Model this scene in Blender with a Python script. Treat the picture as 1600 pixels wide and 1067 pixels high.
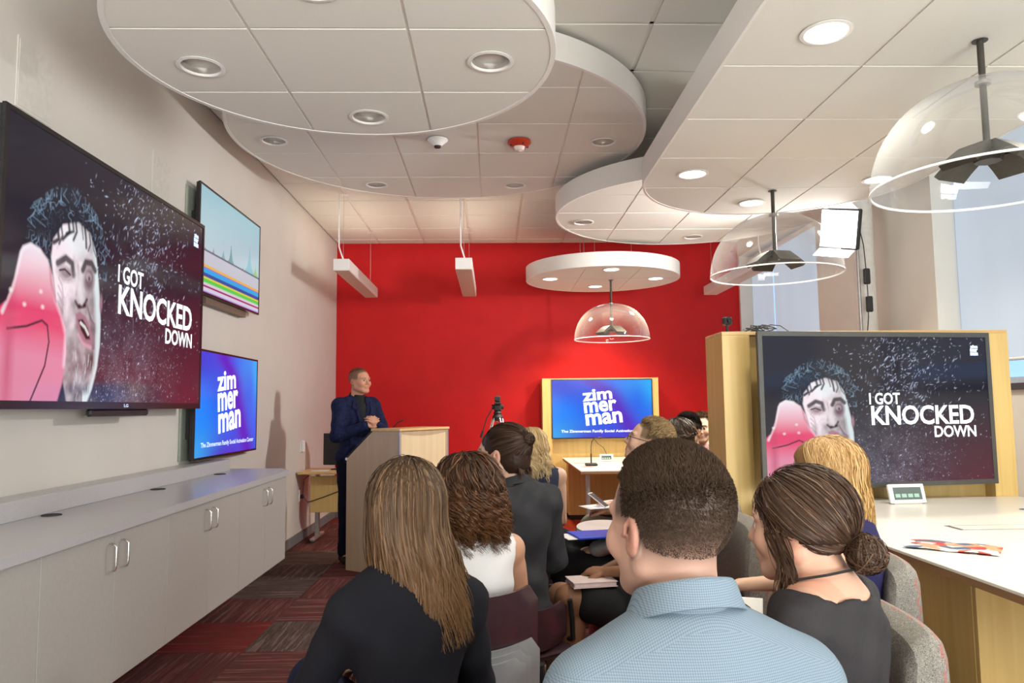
import bpy, bmesh, math, random
import numpy as np
from mathutils import Vector, Matrix, noise
from mathutils.geometry import tessellate_polygon

for _o in list(bpy.data.objects):
    bpy.data.objects.remove(_o)
random.seed(7)
rng = np.random.default_rng(11)
SC = bpy.context.scene
COL = SC.collection
PI = math.pi
rad = math.radians

# ------------------------------------------------------------------ camera
cam_d = bpy.data.cameras.new('camera')
cam_d.sensor_width = 36.0
cam_d.lens = 26.1
cam_d.clip_start = 0.05
cam_o = bpy.data.objects.new('camera', cam_d)
COL.objects.link(cam_o)
_yaw, _pitch, _roll = rad(1.48), rad(5.083), rad(0.6)
_f = Vector((math.sin(_yaw) * math.cos(_pitch), math.cos(_yaw) * math.cos(_pitch), math.sin(_pitch)))
_r = _f.cross(Vector((0, 0, 1))).normalized()
_u = _r.cross(_f)
_r2 = _r * math.cos(_roll) - _u * math.sin(_roll)
_u2 = _r * math.sin(_roll) + _u * math.cos(_roll)
cam_o.matrix_world = Matrix(((_r2.x, _u2.x, -_f.x, 0), (_r2.y, _u2.y, -_f.y, 0), (_r2.z, _u2.z, -_f.z, 1.39), (0, 0, 0, 1)))
SC.camera = cam_o

# ------------------------------------------------------------------ view, world, large lights
SC.view_settings.view_transform = 'Standard'
SC.view_settings.look = 'None'
SC.view_settings.gamma = 1.0
SC.view_settings.exposure = 0.0
SC.view_settings.use_curve_mapping = False
SC.cycles.use_denoising = True
SC.cycles.max_bounces = 8
SC.cycles.diffuse_bounces = 4
SC.cycles.transparent_max_bounces = 16
SC.cycles.sample_clamp_indirect = 6.0
SC.cycles.caustics_reflective = False
SC.cycles.caustics_refractive = False
w = bpy.data.worlds.new('daylight')
SC.world = w
w.use_nodes = True
w.node_tree.nodes['Background'].inputs[0].default_value = (0.62, 0.78, 1.0, 1)
w.node_tree.nodes['Background'].inputs[1].default_value = 0.9


def area_light(name, loc, aim, sx, sy, power, color, spread=180):
    d = bpy.data.lights.new(name, 'AREA')
    d.shape = 'RECTANGLE'
    d.size, d.size_y = sx, sy
    d.energy = power
    d.color = color
    d.spread = rad(spread)
    o = bpy.data.objects.new(name, d)
    COL.objects.link(o)
    o.location = loc
    o.rotation_euler = (Vector(aim) - Vector(loc)).to_track_quat('-Z', 'Y').to_euler()
    return o


# added fill lamps, unseen behind the camera, that brighten the room
area_light('rear_fill_light', (0.0, -3.2, 0.9), (0.0, 0.2, 3.6), 4.6, 1.4, 195, (1.0, 0.99, 0.95), 120)
area_light('rear_overhead_fill', (0.2, -0.9, 3.2), (0.2, -0.2, 0), 2.4, 1.6, 25, (1.0, 0.90, 0.76))
area_light('side_fill_light', (3.22, -1.5, 1.7), (-0.8, 4.2, 4.4), 3.4, 1.4, 260, (0.96, 1.0, 0.98), 140)
# the lit studio panel beside the window (fixture built further down)
area_light('studio_panel_light', (2.83, 5.93, 2.83), (-1.6, 6.8, 1.75), 0.30, 0.30, 165, (1.0, 0.97, 0.92))

# ------------------------------------------------------------------ materials
MATS = {}


def new_mat(name):
    m = bpy.data.materials.new(name)
    m.use_nodes = True
    nt = m.node_tree
    b = nt.nodes['Principled BSDF']
    return m, nt, b


def mat(name, col, rough=0.6, metal=0.0, var=0.06, scale=30.0, bump=0.0, bscale=None, spec=None, stretch=(1, 1, 1), sheen=0.0, coords='Object'):
    """a plain surface with slight procedural variation and fine relief"""
    if name in MATS:
        return MATS[name]
    m, nt, b = new_mat(name)
    N = nt.nodes.new
    L = nt.links.new
    tc = N('ShaderNodeTexCoord')
    mp = N('ShaderNodeMapping')
    mp.inputs['Scale'].default_value = stretch
    L(tc.outputs[coords], mp.inputs[0])
    nz = N('ShaderNodeTexNoise')
    nz.inputs['Scale'].default_value = scale
    nz.inputs['Detail'].default_value = 3
    L(mp.outputs[0], nz.inputs['Vector'])
    rp = N('ShaderNodeValToRGB')
    c0 = [max(0, c * (1 - var)) for c in col[:3]] + [1]
    c1 = [min(1, c * (1 + var)) for c in col[:3]] + [1]
    rp.color_ramp.elements[0].color = c0
    rp.color_ramp.elements[1].color = c1
    rp.color_ramp.elements[0].position = 0.3
    rp.color_ramp.elements[1].position = 0.7
    L(nz.outputs['Fac'], rp.inputs[0])
    L(rp.outputs[0], b.inputs['Base Color'])
    b.inputs['Roughness'].default_value = rough
    b.inputs['Metallic'].default_value = metal
    if spec is not None:
        b.inputs['Specular IOR Level'].default_value = spec
    if sheen:
        b.inputs['Sheen Weight'].default_value = sheen
    if bump:
        n2 = N('ShaderNodeTexNoise')
        n2.inputs['Scale'].default_value = bscale or scale * 3
        n2.inputs['Detail'].default_value = 2
        L(mp.outputs[0], n2.inputs['Vector'])
        bp = N('ShaderNodeBump')
        bp.inputs['Strength'].default_value = bump
        bp.inputs['Distance'].default_value = 0.01
        L(n2.outputs['Fac'], bp.inputs['Height'])
        L(bp.outputs[0], b.inputs['Normal'])
    MATS[name] = m
    return m


def emit(name, col, strength):
    if name in MATS:
        return MATS[name]
    m, nt, b = new_mat(name)
    b.inputs['Base Color'].default_value = (*[c * 0.6 for c in col], 1)
    b.inputs['Emission Color'].default_value = (*col, 1)
    b.inputs['Emission Strength'].default_value = strength
    MATS[name] = m
    return m


def wood(name, c_dark, c_light, rough=0.42, axis='Z', scale=1.0):
    if name in MATS:
        return MATS[name]
    m, nt, b = new_mat(name)
    N = nt.nodes.new
    L = nt.links.new
    tc = N('ShaderNodeTexCoord')
    mp = N('ShaderNodeMapping')
    s = {'X': (1.2, 26, 26), 'Y': (26, 1.2, 26), 'Z': (26, 26, 1.2)}[axis]
    mp.inputs['Scale'].default_value = [q * scale for q in s]
    L(tc.outputs['Object'], mp.inputs[0])
    nz = N('ShaderNodeTexNoise')
    nz.inputs['Scale'].default_value = 1.0
    nz.inputs['Detail'].default_value = 5
    nz.inputs['Distortion'].default_value = 0.6
    L(mp.outputs[0], nz.inputs['Vector'])
    rp = N('ShaderNodeValToRGB')
    rp.color_ramp.elements[0].color = (*c_dark, 1)
    rp.color_ramp.elements[1].color = (*c_light, 1)
    rp.color_ramp.elements[0].position = 0.25
    rp.color_ramp.elements[1].position = 0.75
    L(nz.outputs['Fac'], rp.inputs[0])
    L(rp.outputs[0], b.inputs['Base Color'])
    b.inputs['Roughness'].default_value = rough
    MATS[name] = m
    return m


def attr_mat(name, rough=0.5, spec=0.4, sss=0.0, bump=0.0, bscale=300, attr='Col', rnd=0.0):
    """colour from a per-vertex attribute of the thing's own pigment"""
    if name in MATS:
        return MATS[name]
    m, nt, b = new_mat(name)
    N = nt.nodes.new
    L = nt.links.new
    a = N('ShaderNodeAttribute')
    a.attribute_name = attr
    L(a.outputs['Color'], b.inputs['Base Color'])
    b.inputs['Roughness'].default_value = rough
    b.inputs['Specular IOR Level'].default_value = spec
    if sss:
        b.inputs['Subsurface Weight'].default_value = sss
        b.inputs['Subsurface Radius'].default_value = (0.012, 0.005, 0.003)
        b.inputs['Subsurface Scale'].default_value = 0.6
    if bump:
        tc = N('ShaderNodeTexCoord')
        n2 = N('ShaderNodeTexNoise')
        n2.inputs['Scale'].default_value = bscale
        L(tc.outputs['Object'], n2.inputs['Vector'])
        bp = N('ShaderNodeBump')
        bp.inputs['Strength'].default_value = bump
        bp.inputs['Distance'].default_value = 0.004
        L(n2.outputs['Fac'], bp.inputs['Height'])
        L(bp.outputs[0], b.inputs['Normal'])
    MATS[name] = m
    return m


def screen_mat(name, strength=1.0, rough=0.12):
    if name in MATS:
        return MATS[name]
    m, nt, b = new_mat(name)
    a = nt.nodes.new('ShaderNodeAttribute')
    a.attribute_name = 'Col'
    nt.links.new(a.outputs['Color'], b.inputs['Emission Color'])
    b.inputs['Emission Strength'].default_value = strength
    b.inputs['Base Color'].default_value = (0.008, 0.008, 0.009, 1)
    b.inputs['Specular IOR Level'].default_value = 0.35
    b.inputs['Roughness'].default_value = rough
    MATS[name] = m
    return m


def dome_mat():
    m, nt, b = new_mat('clear_dome')
    N = nt.nodes.new
    L = nt.links.new
    out = nt.nodes['Material Output']
    nt.nodes.remove(b)
    tr = N('ShaderNodeBsdfTransparent')
    tr.inputs[0].default_value = (0.93, 0.94, 0.95, 1)
    gl = N('ShaderNodeBsdfGlossy')
    gl.inputs['Roughness'].default_value = 0.03
    tl = N('ShaderNodeBsdfDiffuse')
    tl.inputs[0].default_value = (0.9, 0.9, 0.88, 1)
    lw = N('ShaderNodeLayerWeight')
    lw.inputs[0].default_value = 0.35
    rp = N('ShaderNodeValToRGB')
    rp.color_ramp.elements[0].color = (0.05, 0.05, 0.05, 1)
    rp.color_ramp.elements[1].color = (0.65, 0.65, 0.65, 1)
    rp.color_ramp.elements[0].position = 0.1
    L(lw.outputs['Facing'], rp.inputs[0])
    mx0 = N('ShaderNodeMixShader')
    mx0.inputs[0].default_value = 0.35
    L(gl.outputs[0], mx0.inputs[1])
    L(tl.outputs[0], mx0.inputs[2])
    mx = N('ShaderNodeMixShader')
    L(rp.outputs[0], mx.inputs[0])
    L(tr.outputs[0], mx.inputs[1])
    L(mx0.outputs[0], mx.inputs[2])
    L(mx.outputs[0], out.inputs[0])
    return m


# ------------------------------------------------------------------ object helpers
def tag(o, label=None, cat=None, group=None, kind=None):
    if label:
        o['label'] = label
    if cat:
        o['category'] = cat
    if group:
        o['group'] = group
    if kind:
        o['kind'] = kind
    return o


def empty(name, loc=(0, 0, 0), rz=0.0, label=None, cat=None, group=None, parent=None):
    o = bpy.data.objects.new(name, None)
    o.empty_display_size = 0.1
    COL.objects.link(o)
    o.location = loc
    o.rotation_euler = (0, 0, rz)
    if parent:
        o.parent = parent
    return tag(o, label, cat, group)


def link(name, me, m=None, parent=None, loc=(0, 0, 0), rot=(0, 0, 0)):
    o = bpy.data.objects.new(name, me)
    COL.objects.link(o)
    if m is not None and len(me.materials) == 0:
        me.materials.append(m)
    if parent is not None:
        o.parent = parent
    o.location = loc
    o.rotation_euler = rot
    return o


def raw_mesh(name, v, f, smooth=False, col=None):
    me = bpy.data.meshes.new(name)
    v = np.asarray(v, np.float32)
    me.vertices.add(len(v))
    me.vertices.foreach_set('co', v.ravel())
    if isinstance(f, np.ndarray):
        k = f.shape[1]
        me.loops.add(f.size)
        me.loops.foreach_set('vertex_index', f.ravel().astype(np.int32))
        me.polygons.add(len(f))
        me.polygons.foreach_set('loop_start', np.arange(0, f.size, k, dtype=np.int32))
        me.polygons.foreach_set('loop_total', np.full(len(f), k, np.int32))
        me.update(calc_edges=True)
    else:
        bpy.data.meshes.remove(me)
        me = bpy.data.meshes.new(name)
        me.from_pydata([tuple(map(float, q)) for q in v], [], f)
        me.update()
    if smooth:
        me.polygons.foreach_set('use_smooth', np.ones(len(me.polygons), bool))
    if col is not None:
        a = me.color_attributes.new('Col', 'FLOAT_COLOR', 'POINT')
        c = np.ones((len(v), 4), np.float32)
        c[:, :3] = col
        a.data.foreach_set('color', c.ravel())
    me.validate()
    return me


def copy_tree(o, parent=None):
    c = o.copy()
    COL.objects.link(c)
    if parent is not None:
        c.parent = parent
    for ch in list(o.children):
        copy_tree(ch, c)
    return c


class B:
    """collects shapes into one bmesh and links them as ONE mesh object"""

    def __init__(s):
        s.bm = bmesh.new()

    def _xf(s, vs, M):
        for v in vs:
            v.co = M @ v.co

    def box(s, x0, x1, y0, y1, z0, z1, bev=0.0, M=None, seg=1):
        r = bmesh.ops.create_cube(s.bm, size=1.0)
        vs = r['verts']
        for v in vs:
            v.co = Vector(((x0 + x1) / 2 + v.co.x * (x1 - x0), (y0 + y1) / 2 + v.co.y * (y1 - y0), (z0 + z1) / 2 + v.co.z * (z1 - z0)))
        if bev:
            es = set()
            for v in vs:
                es.update(v.link_edges)
            rr = bmesh.ops.bevel(s.bm, geom=list(es), offset=bev, segments=seg, affect='EDGES', profile=0.5)
            vs = set(vs)
            vs = [v for v in (set(rr['verts']) | {q for q in vs if q.is_valid})]
        if M is not None:
            s._xf(vs, M)
        return s

    def tube(s, pts, r, n=8, close=False, caps=True):
        P = [Vector(p) for p in pts]
        R = r if isinstance(r, (list, tuple)) else [r] * len(P)
        rings = []
        up = None
        for i, p in enumerate(P):
            a = P[i - 1] if (i > 0 or close) else P[i]
            b = P[(i + 1) % len(P)] if (i < len(P) - 1 or close) else P[i]
            t = (b - a).normalized()
            if up is None:
                up = Vector((0, 0, 1)) if abs(t.z) < 0.9 else Vector((1, 0, 0))
            x = t.cross(up).normalized()
            y = x.cross(t).normalized()
            up = y
            rings.append([s.bm.verts.new(p + (x * math.cos(2 * PI * k / n) + y * math.sin(2 * PI * k / n)) * R[i]) for k in range(n)])
        m = len(rings)
        for i in range(m if close else m - 1):
            A, C = rings[i], rings[(i + 1) % m]
            for k in range(n):
                s.bm.faces.new((A[k], A[(k + 1) % n], C[(k + 1) % n], C[k]))
        if caps and not close:
            s.bm.faces.new(rings[0][::-1])
            s.bm.faces.new(rings[-1])
        return s

    def cyl(s, p0, p1, r, n=16, r1=None):
        return s.tube([p0, p1], [r, r if r1 is None else r1], n)

    def lathe(s, prof, n=32, c=(0, 0, 0), a0=0.0, a1=2 * PI):
        full = abs(a1 - a0 - 2 * PI) < 1e-6
        cols = []
        cnt = n if full else n + 1
        for k in range(cnt):
            a = a0 + (a1 - a0) * k / n
            cols.append([s.bm.verts.new((c[0] + r * math.cos(a), c[1] + r * math.sin(a), c[2] + z)) for r, z in prof])
        for k in range(n):
            A, C = cols[k], cols[(k + 1) % cnt]
            for i in range(len(prof) - 1):
                s.bm.faces.new((A[i], C[i], C[i + 1], A[i + 1]))
        return s

    def prism(s, poly, z0, z1, M=None, holes=()):
        """a polygon in XY (counter-clockwise) extruded from z0 to z1; holes are polygons"""
        loops = [list(poly)] + [list(h) for h in holes]
        flat = [p for l in loops for p in l]
        lo = [s.bm.verts.new((p[0], p[1], z0)) for p in flat]
        hi = [s.bm.verts.new((p[0], p[1], z1)) for p in flat]
        if holes:
            tris = tessellate_polygon([[Vector((p[0], p[1], 0)) for p in l] for l in loops])
            for t in tris:
                try:
                    s.bm.faces.new([lo[i] for i in t])
                    s.bm.faces.new([hi[i] for i in t])
                except ValueError:
                    pass
        else:
            s.bm.faces.new(lo[::-1])
            s.bm.faces.new(hi)
        k = 0
        for l in loops:
            n = len(l)
            for i in range(n):
                a, b = k + i, k + (i + 1) % n
                s.bm.faces.new((lo[a], lo[b], hi[b], hi[a]))
            k += n
        if M is not None:
            s._xf(lo + hi, M)
        return s

    def mesh(s, name, smooth=False, angle=35):
        bmesh.ops.remove_doubles(s.bm, verts=s.bm.verts, dist=1e-6)
        bmesh.ops.recalc_face_normals(s.bm, faces=s.bm.faces)
        if smooth:
            for f in s.bm.faces:
                f.smooth = True
            for e in s.bm.edges:
                if len(e.link_faces) == 2 and e.calc_face_angle(0) > rad(angle):
                    e.smooth = False
        me = bpy.data.meshes.new(name)
        s.bm.to_mesh(me)
        s.bm.free()
        return me

    def obj(s, name, m, parent=None, loc=(0, 0, 0), rot=(0, 0, 0), smooth=False):
        return link(name, s.mesh(name, smooth), m, parent, loc, rot)


def text_mesh(body, m, parent, name='lettering', w=None, h=None, at=(0, 0, 0), bold=0.0, spacing=1.0, rot=0.0, depth=0.0008):
    """flat lettering in the parent's XZ plane facing -Y; fitted into a box w x h centred on at"""
    cu = bpy.data.curves.new('t', 'FONT')
    cu.body = body
    cu.size = 1.0
    cu.offset = bold
    cu.space_character = spacing
    cu.resolution_u = 3
    o = bpy.data.objects.new('t', cu)
    COL.objects.link(o)
    dg = bpy.context.evaluated_depsgraph_get()
    me = bpy.data.meshes.new_from_object(o.evaluated_get(dg))
    bpy.data.objects.remove(o)
    co = np.empty(len(me.vertices) * 3, np.float32)
    me.vertices.foreach_get('co', co)
    co = co.reshape(-1, 3)
    mn, mx = co.min(0), co.max(0)
    sz = mx - mn
    sx = w / sz[0] if w else h / sz[1]
    sy = h / sz[1] if h else sx
    x = (co[:, 0] - (mn[0] + mx[0]) / 2) * sx
    z = (co[:, 1] - (mn[1] + mx[1]) / 2) * sy
    c, s_ = math.cos(rot), math.sin(rot)
    out = np.stack([x * c - z * s_, np.full(len(x), -depth), x * s_ + z * c], 1).astype(np.float32)
    me.vertices.foreach_set('co', out.ravel())
    me.update()
    me.name = name
    return link(name, me, m, parent, at)
# ================================================================== THE SETTING
XL, XR, YB, YF, H = -2.07, 3.32, 9.83, -3.4, 3.60
M_wall = mat('painted_wall', (0.61, 0.575, 0.535), 0.75, var=0.02, scale=3, bump=0.06, bscale=220, coords='Object')
M_red = mat('red_paint', (0.50, 0.007, 0.009), 0.6, var=0.05, scale=4, bump=0.06, bscale=220, spec=.25)
M_rwall = mat('window_wall_paint', (0.76, 0.74, 0.68), 0.75, var=0.02, scale=3, bump=0.05, bscale=200)
M_tile = mat('acoustic_tile', (0.72, 0.70, 0.645), 0.9, var=0.035, scale=260, bump=0.12, bscale=500)
M_bar = mat('grid_bar_white', (0.70, 0.675, 0.62), 0.5, var=0.01)
M_rim = mat('white_rim_metal', (0.78, 0.76, 0.73), 0.4, var=0.01)
M_base = mat('grey_rubber_base', (0.16, 0.155, 0.16), 0.6)
M_sub = mat('dark_underlay', (0.05, 0.035, 0.035), 0.9)
M_white = mat('white_plastic', (0.80, 0.79, 0.77), 0.4, var=0.01)
M_black = mat('black_plastic', (0.012, 0.012, 0.014), 0.35, var=0.1)
M_blackm = mat('black_matt', (0.015, 0.015, 0.016), 0.6, var=0.1)
M_chrome = mat('brushed_chrome', (0.75, 0.74, 0.72), 0.25, metal=1.0, var=0.03)
M_refl = mat('mirror_reflector', (0.9, 0.88, 0.86), 0.12, metal=1.0, var=0.02)
M_steel = mat('dull_steel', (0.45, 0.44, 0.43), 0.4, metal=0.8)

fl = B().box(XL - .2, XR + .4, YF - .1, YB + .1, -0.12, -0.008).obj('floor', M_sub)
tag(fl, kind='structure')
ce = B().box(XL - .2, XR + .4, YF - .1, YB + .2, H + 0.02, H + 0.12).obj('ceiling', mat('plenum_paint', (0.5, 0.48, 0.44), 0.9))
tag(ce, kind='structure')
tag(B().box(XL - .15, XL, YF, YB + .15, -.1, H + .1).obj('wall_left', M_wall), kind='structure')
tag(B().box(XL, XR + .4, YB, YB + .15, -.1, H + .1).obj('wall_back', M_red), kind='structure')
tag(B().box(XL, XR + .4, YF - .15, YF, -.1, H + .1).obj('wall_front', M_wall), kind='structure')
# window wall: piers and spandrels around three deep window recesses
WIN = [(7.42, 9.78), (2.9, 5.42), (-0.2, 2.2)]
wz0, wz1 = 1.50, 3.38
b = B()
D = 0.30
edges = [YF] + [q for a in sorted(WIN) for q in a] + [YB]
for i in range(0, len(edges), 2):
    if edges[i + 1] - edges[i] > .01:
        b.box(XR, XR + D, edges[i], edges[i + 1], -.1, H + .1)
for y0, y1 in WIN:
    b.box(XR, XR + D, y0, y1, -.1, wz0)
    b.box(XR, XR + D, y0, y1, wz1, H + .1)
tag(b.obj('wall_right', M_rwall), kind='structure')

# blinds: translucent cloth lit through by the sky
def blind_mat():
    m, nt, bb = new_mat('lit_blind_cloth')
    N, L = nt.nodes.new, nt.links.new
    tc = N('ShaderNodeTexCoord')
    mp = N('ShaderNodeMapping')
    mp.inputs['Scale'].default_value = (1, 2.0, 0.6)
    mp.inputs['Rotation'].default_value = (0.5, 0, 0)
    nz = N('ShaderNodeTexNoise')
    nz.inputs['Scale'].default_value = 1.6
    nz.inputs['Detail'].default_value = 1
    rp = N('ShaderNodeValToRGB')
    rp.color_ramp.elements[0].color = (0.50, 0.63, 0.76, 1)
    rp.color_ramp.elements[1].color = (0.62, 0.74, 0.88, 1)
    L(tc.outputs['Object'], mp.inputs[0])
    L(mp.outputs[0], nz.inputs['Vector'])
    L(nz.outputs['Fac'], rp.inputs[0])
    L(rp.outputs[0], bb.inputs['Emission Color'])
    bb.inputs['Emission Strength'].default_value = 0.62
    bb.inputs['Base Color'].default_value = (0.30, 0.32, 0.35, 1)
    bb.inputs['Roughness'].default_value = 0.9
    return m

M_blind = blind_mat()
M_glow = emit('sky_glass', (0.36, 0.60, 1.0), 1.1)
M_frame = mat('window_frame_metal', (0.55, 0.62, 0.72), 0.4)
M_dkframe = mat('dark_sill', (0.05, 0.05, 0.055), 0.5)
for i, (y0, y1) in enumerate(WIN):
    wr = tag(B().box(XR + .27, XR + .285, y0, y1, wz0, wz1).obj('window_%d' % (i + 1), M_glow), kind='structure')
    fb = B()
    n = 2 if i != 0 else 3
    fb.box(XR + .20, XR + .26, y0, y0 + .05, wz0, wz1).box(XR + .20, XR + .26, y1 - .05, y1, wz0, wz1)
    fb.box(XR + .20, XR + .26, y0 + .05, y1 - .05, wz0, wz0 + .06).box(XR + .20, XR + .26, y0 + .05, y1 - .05, wz1 - .05, wz1)
    fb.obj('window_frame', M_frame, wr)
    B().box(XR - .02, XR + .2, y0, y1, wz0 - .03, wz0 + .012).obj('window_sill', M_dkframe if i else M_white, wr)
    # roller blinds in two widths, a slot of daylight between them
    ym = y0 + (y1 - y0) * (0.68 if i == 0 else 0.5)
    for q, (a, c) in enumerate(((y0 + .01, ym - .02), (ym + .02, y1 - .015))):
        B().box(XR + .165, XR + .172, a, c, 1.68 if i else 1.56, wz1 - .05).obj('roller_blind', M_blind, wr)
        B().cyl((XR + .168, a, 1.68 if i else 1.56), (XR + .168, c, 1.68 if i else 1.56), .012, 8).obj('blind_rail', M_white, wr)
        B().cyl((XR + .15, a, wz1 - .05), (XR + .15, c, wz1 - .05), .03, 10).obj('blind_roller', M_white, wr)

# baseboards
tag(B().box(XL, XL + .012, YF, YB, 0, .10, .002).obj('baseboard_left', M_base), kind='structure')
tag(B().box(XL, XR, YB - .012, YB, 0, .10, .002).obj('baseboard_back', M_base), kind='structure')
tag(B().box(XR - .012, XR, YF, YB, 0, .10, .002).obj('baseboard_right', M_base), kind='structure')

# ------------------------------------------------------------------ carpet tiles
def carpet(name, cols, plain=False):
    m, nt, bb = new_mat(name)
    N, L = nt.nodes.new, nt.links.new
    tc = N('ShaderNodeTexCoord')
    oi = N('ShaderNodeObjectInfo')
    ad = N('ShaderNodeVectorMath')
    ad.operation = 'ADD'
    cx = N('ShaderNodeCombineXYZ')
    mu = N('ShaderNodeMath')
    mu.operation = 'MULTIPLY'
    mu.inputs[1].default_value = 37.0
    L(oi.outputs['Random'], mu.inputs[0])
    L(mu.outputs[0], cx.inputs[0])
    L(mu.outputs[0], cx.inputs[1])
    L(tc.outputs['Object'], ad.inputs[0])
    L(cx.outputs[0], ad.inputs[1])
    mp = N('ShaderNodeMapping')
    mp.inputs['Scale'].default_value = (34, 1.5, 1) if not plain else (6, 3, 1)
    L(ad.outputs[0], mp.inputs[0])
    nz = N('ShaderNodeTexNoise')
    nz.inputs['Scale'].default_value = 1.0
    nz.inputs['Detail'].default_value = 4
    nz.inputs['Roughness'].default_value = 0.7
    L(mp.outputs[0], nz.inputs['Vector'])
    rp = N('ShaderNodeValToRGB')
    while len(rp.color_ramp.elements) < len(cols):
        rp.color_ramp.elements.new(0.5)
    for e, (p, c) in zip(rp.color_ramp.elements, cols):
        e.position = p
        e.color = (*c, 1)
    L(nz.outputs['Fac'], rp.inputs[0])
    L(rp.outputs[0], bb.inputs['Base Color'])
    bb.inputs['Roughness'].default_value = 0.95
    bb.inputs['Specular IOR Level'].default_value = 0.1
    n2 = N('ShaderNodeTexNoise')
    n2.inputs['Scale'].default_value = 260
    L(tc.outputs['Object'], n2.inputs['Vector'])
    bp = N('ShaderNodeBump')
    bp.inputs['Strength'].default_value = 0.5
    bp.inputs['Distance'].default_value = 0.004
    L(n2.outputs['Fac'], bp.inputs['Height'])
    L(bp.outputs[0], bb.inputs['Normal'])
    return m

C_mar = carpet('carpet_maroon_stripe', [(.30, (.035, .018, .018)), (.42, (.13, .030, .030)), (.50, (.075, .040, .036)), (.58, (.19, .055, .05)), (.70, (.17, .13, .12))])
C_gry = carpet('carpet_grey_stripe', [(.30, (.035, .022, .02)), (.42, (.12, .085, .075)), (.50, (.06, .035, .03)), (.60, (.18, .13, .12)), (.72, (.22, .06, .05))])
C_red = carpet('carpet_red_stripe', [(.30, (.11, .015, .015)), (.45, (.20, .03, .026)), (.55, (.12, .03, .03)), (.68, (.28, .06, .045))])
C_org = carpet('carpet_orange_plain', [(.3, (.42, .05, .025)), (.7, (.52, .075, .035))], plain=True)
T = 0.61
tb = B().box(-T / 2 + .0012, T / 2 - .0012, -T / 2 + .0012, T / 2 - .0012, -.008, 0, .002)
tile_me0 = tb.mesh('carpet_tile')
tmes = []
for m_ in (C_mar, C_gry, C_red, C_org):
    q = tile_me0.copy()
    q.materials.append(m_)
    tmes.append(q)
orange_cells = {(1, 5), (4, 8), (5, 8), (1, 1), (3, 11), (4, 13), (4, 5), (6, 3), (7, 9), (2, 13), (5, 13), (8, 6), (4, 14), (3, 14), (5, 14)}
for i in range(9):
    for j in range(16):
        x = XL + T * (i + .5)
        y = 0.20 + T * (j + .5)
        if x > XR - .02:
            continue
        k = 3 if (i, j) in orange_cells else [0, 1, 0, 1, 0, 2, 1, 0][(i * 5 + j * 3 + (i * j) % 3) % 8]
        o = link('carpet_tile', tmes[k], None, fl, (x, y, 0), (0, 0, PI / 2 * ((i + j) % 2)))
B().box(XL, XR, YF, 0.20, -.008, 0).obj('carpet_field', C_gry, fl)

# ------------------------------------------------------------------ main ceiling of lay-in tiles
GX = [-0.287 + T * k for k in range(-4, 8)]
GY = [4.70 + T * k for k in range(-8, 10)]
b = B()
for x in GX:
    if XL < x < XR:
        b.box(x - .012, x + .012, YF, YB, H - .002, H + .012)
for y in GY:
    if YF < y < YB:
        b.box(XL, XR, y - .012, y + .012, H - .002, H + .012)
b.obj('grid_bar', M_bar, ce)
ct = {}
for i in range(-3, 6):
    for j in range(-7, 9):
        x0 = max(-0.287 + T * i, XL) + .013
        x1 = min(-0.287 + T * (i + 1), XR) - .013
        y0 = 4.70 + T * j + .013
        y1 = min(4.70 + T * (j + 1), YB) - .013
        if x1 - x0 < .05 or y1 - y0 < .05:
            continue
        key = (round(x1 - x0, 2), round(y1 - y0, 2))
        if key not in ct:
            w_, h_ = x1 - x0, y1 - y0
            ct[key] = B().box(-w_ / 2, w_ / 2, -h_ / 2, h_ / 2, 0, .015, .003).mesh('ceiling_tile')
        link('ceiling_tile', ct[key], M_tile, ce, ((x0 + x1) / 2, (y0 + y1) / 2, H - .008))
B().box(XL, XR, YF, 4.70 - 7 * T, H - .006, H + .012).obj('ceiling_field', M_tile, ce)

# ------------------------------------------------------------------ suspended ceiling clouds
def clip(poly, ax, v, keep_less):
    out = []
    n = len(poly)
    for i in range(n):
        p, q = poly[i], poly[(i + 1) % n]
        ip = (p[ax] <= v) if keep_less else (p[ax] >= v)
        iq = (q[ax] <= v) if keep_less else (q[ax] >= v)
        if ip:
            out.append(p)
        if ip != iq:
            t = (v - p[ax]) / (q[ax] - p[ax])
            out.append((p[0] + (q[0] - p[0]) * t, p[1] + (q[1] - p[1]) * t))
    # drop near-duplicates
    res = []
    for p in out:
        if not res or math.hypot(p[0] - res[-1][0], p[1] - res[-1][1]) > 1e-4:
            res.append(p)
    if len(res) > 1 and math.hypot(res[0][0] - res[-1][0], res[0][1] - res[-1][1]) < 1e-4:
        res.pop()
    return res


def circle(cx, cy, r, n=96):
    return [(cx + r * math.cos(2 * PI * k / n), cy + r * math.sin(2 * PI * k / n)) for k in range(n)]


def inside(poly, x, y, mrg=0.0):
    n = len(poly)
    for i in range(n):
        (ax, ay), (bx, by) = poly[i], poly[(i + 1) % n]
        l = math.hypot(bx - ax, by - ay) or 1
        if ((bx - ax) * (y - ay) - (by - ay) * (x - ax)) / l < mrg:
            return False
    return True


M_lit = emit('lit_lens', (1.0, 0.97, 0.9), 6.0)
M_off = mat('unlit_lamp', (0.55, 0.5, 0.48), 0.3, var=0.1)


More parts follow.
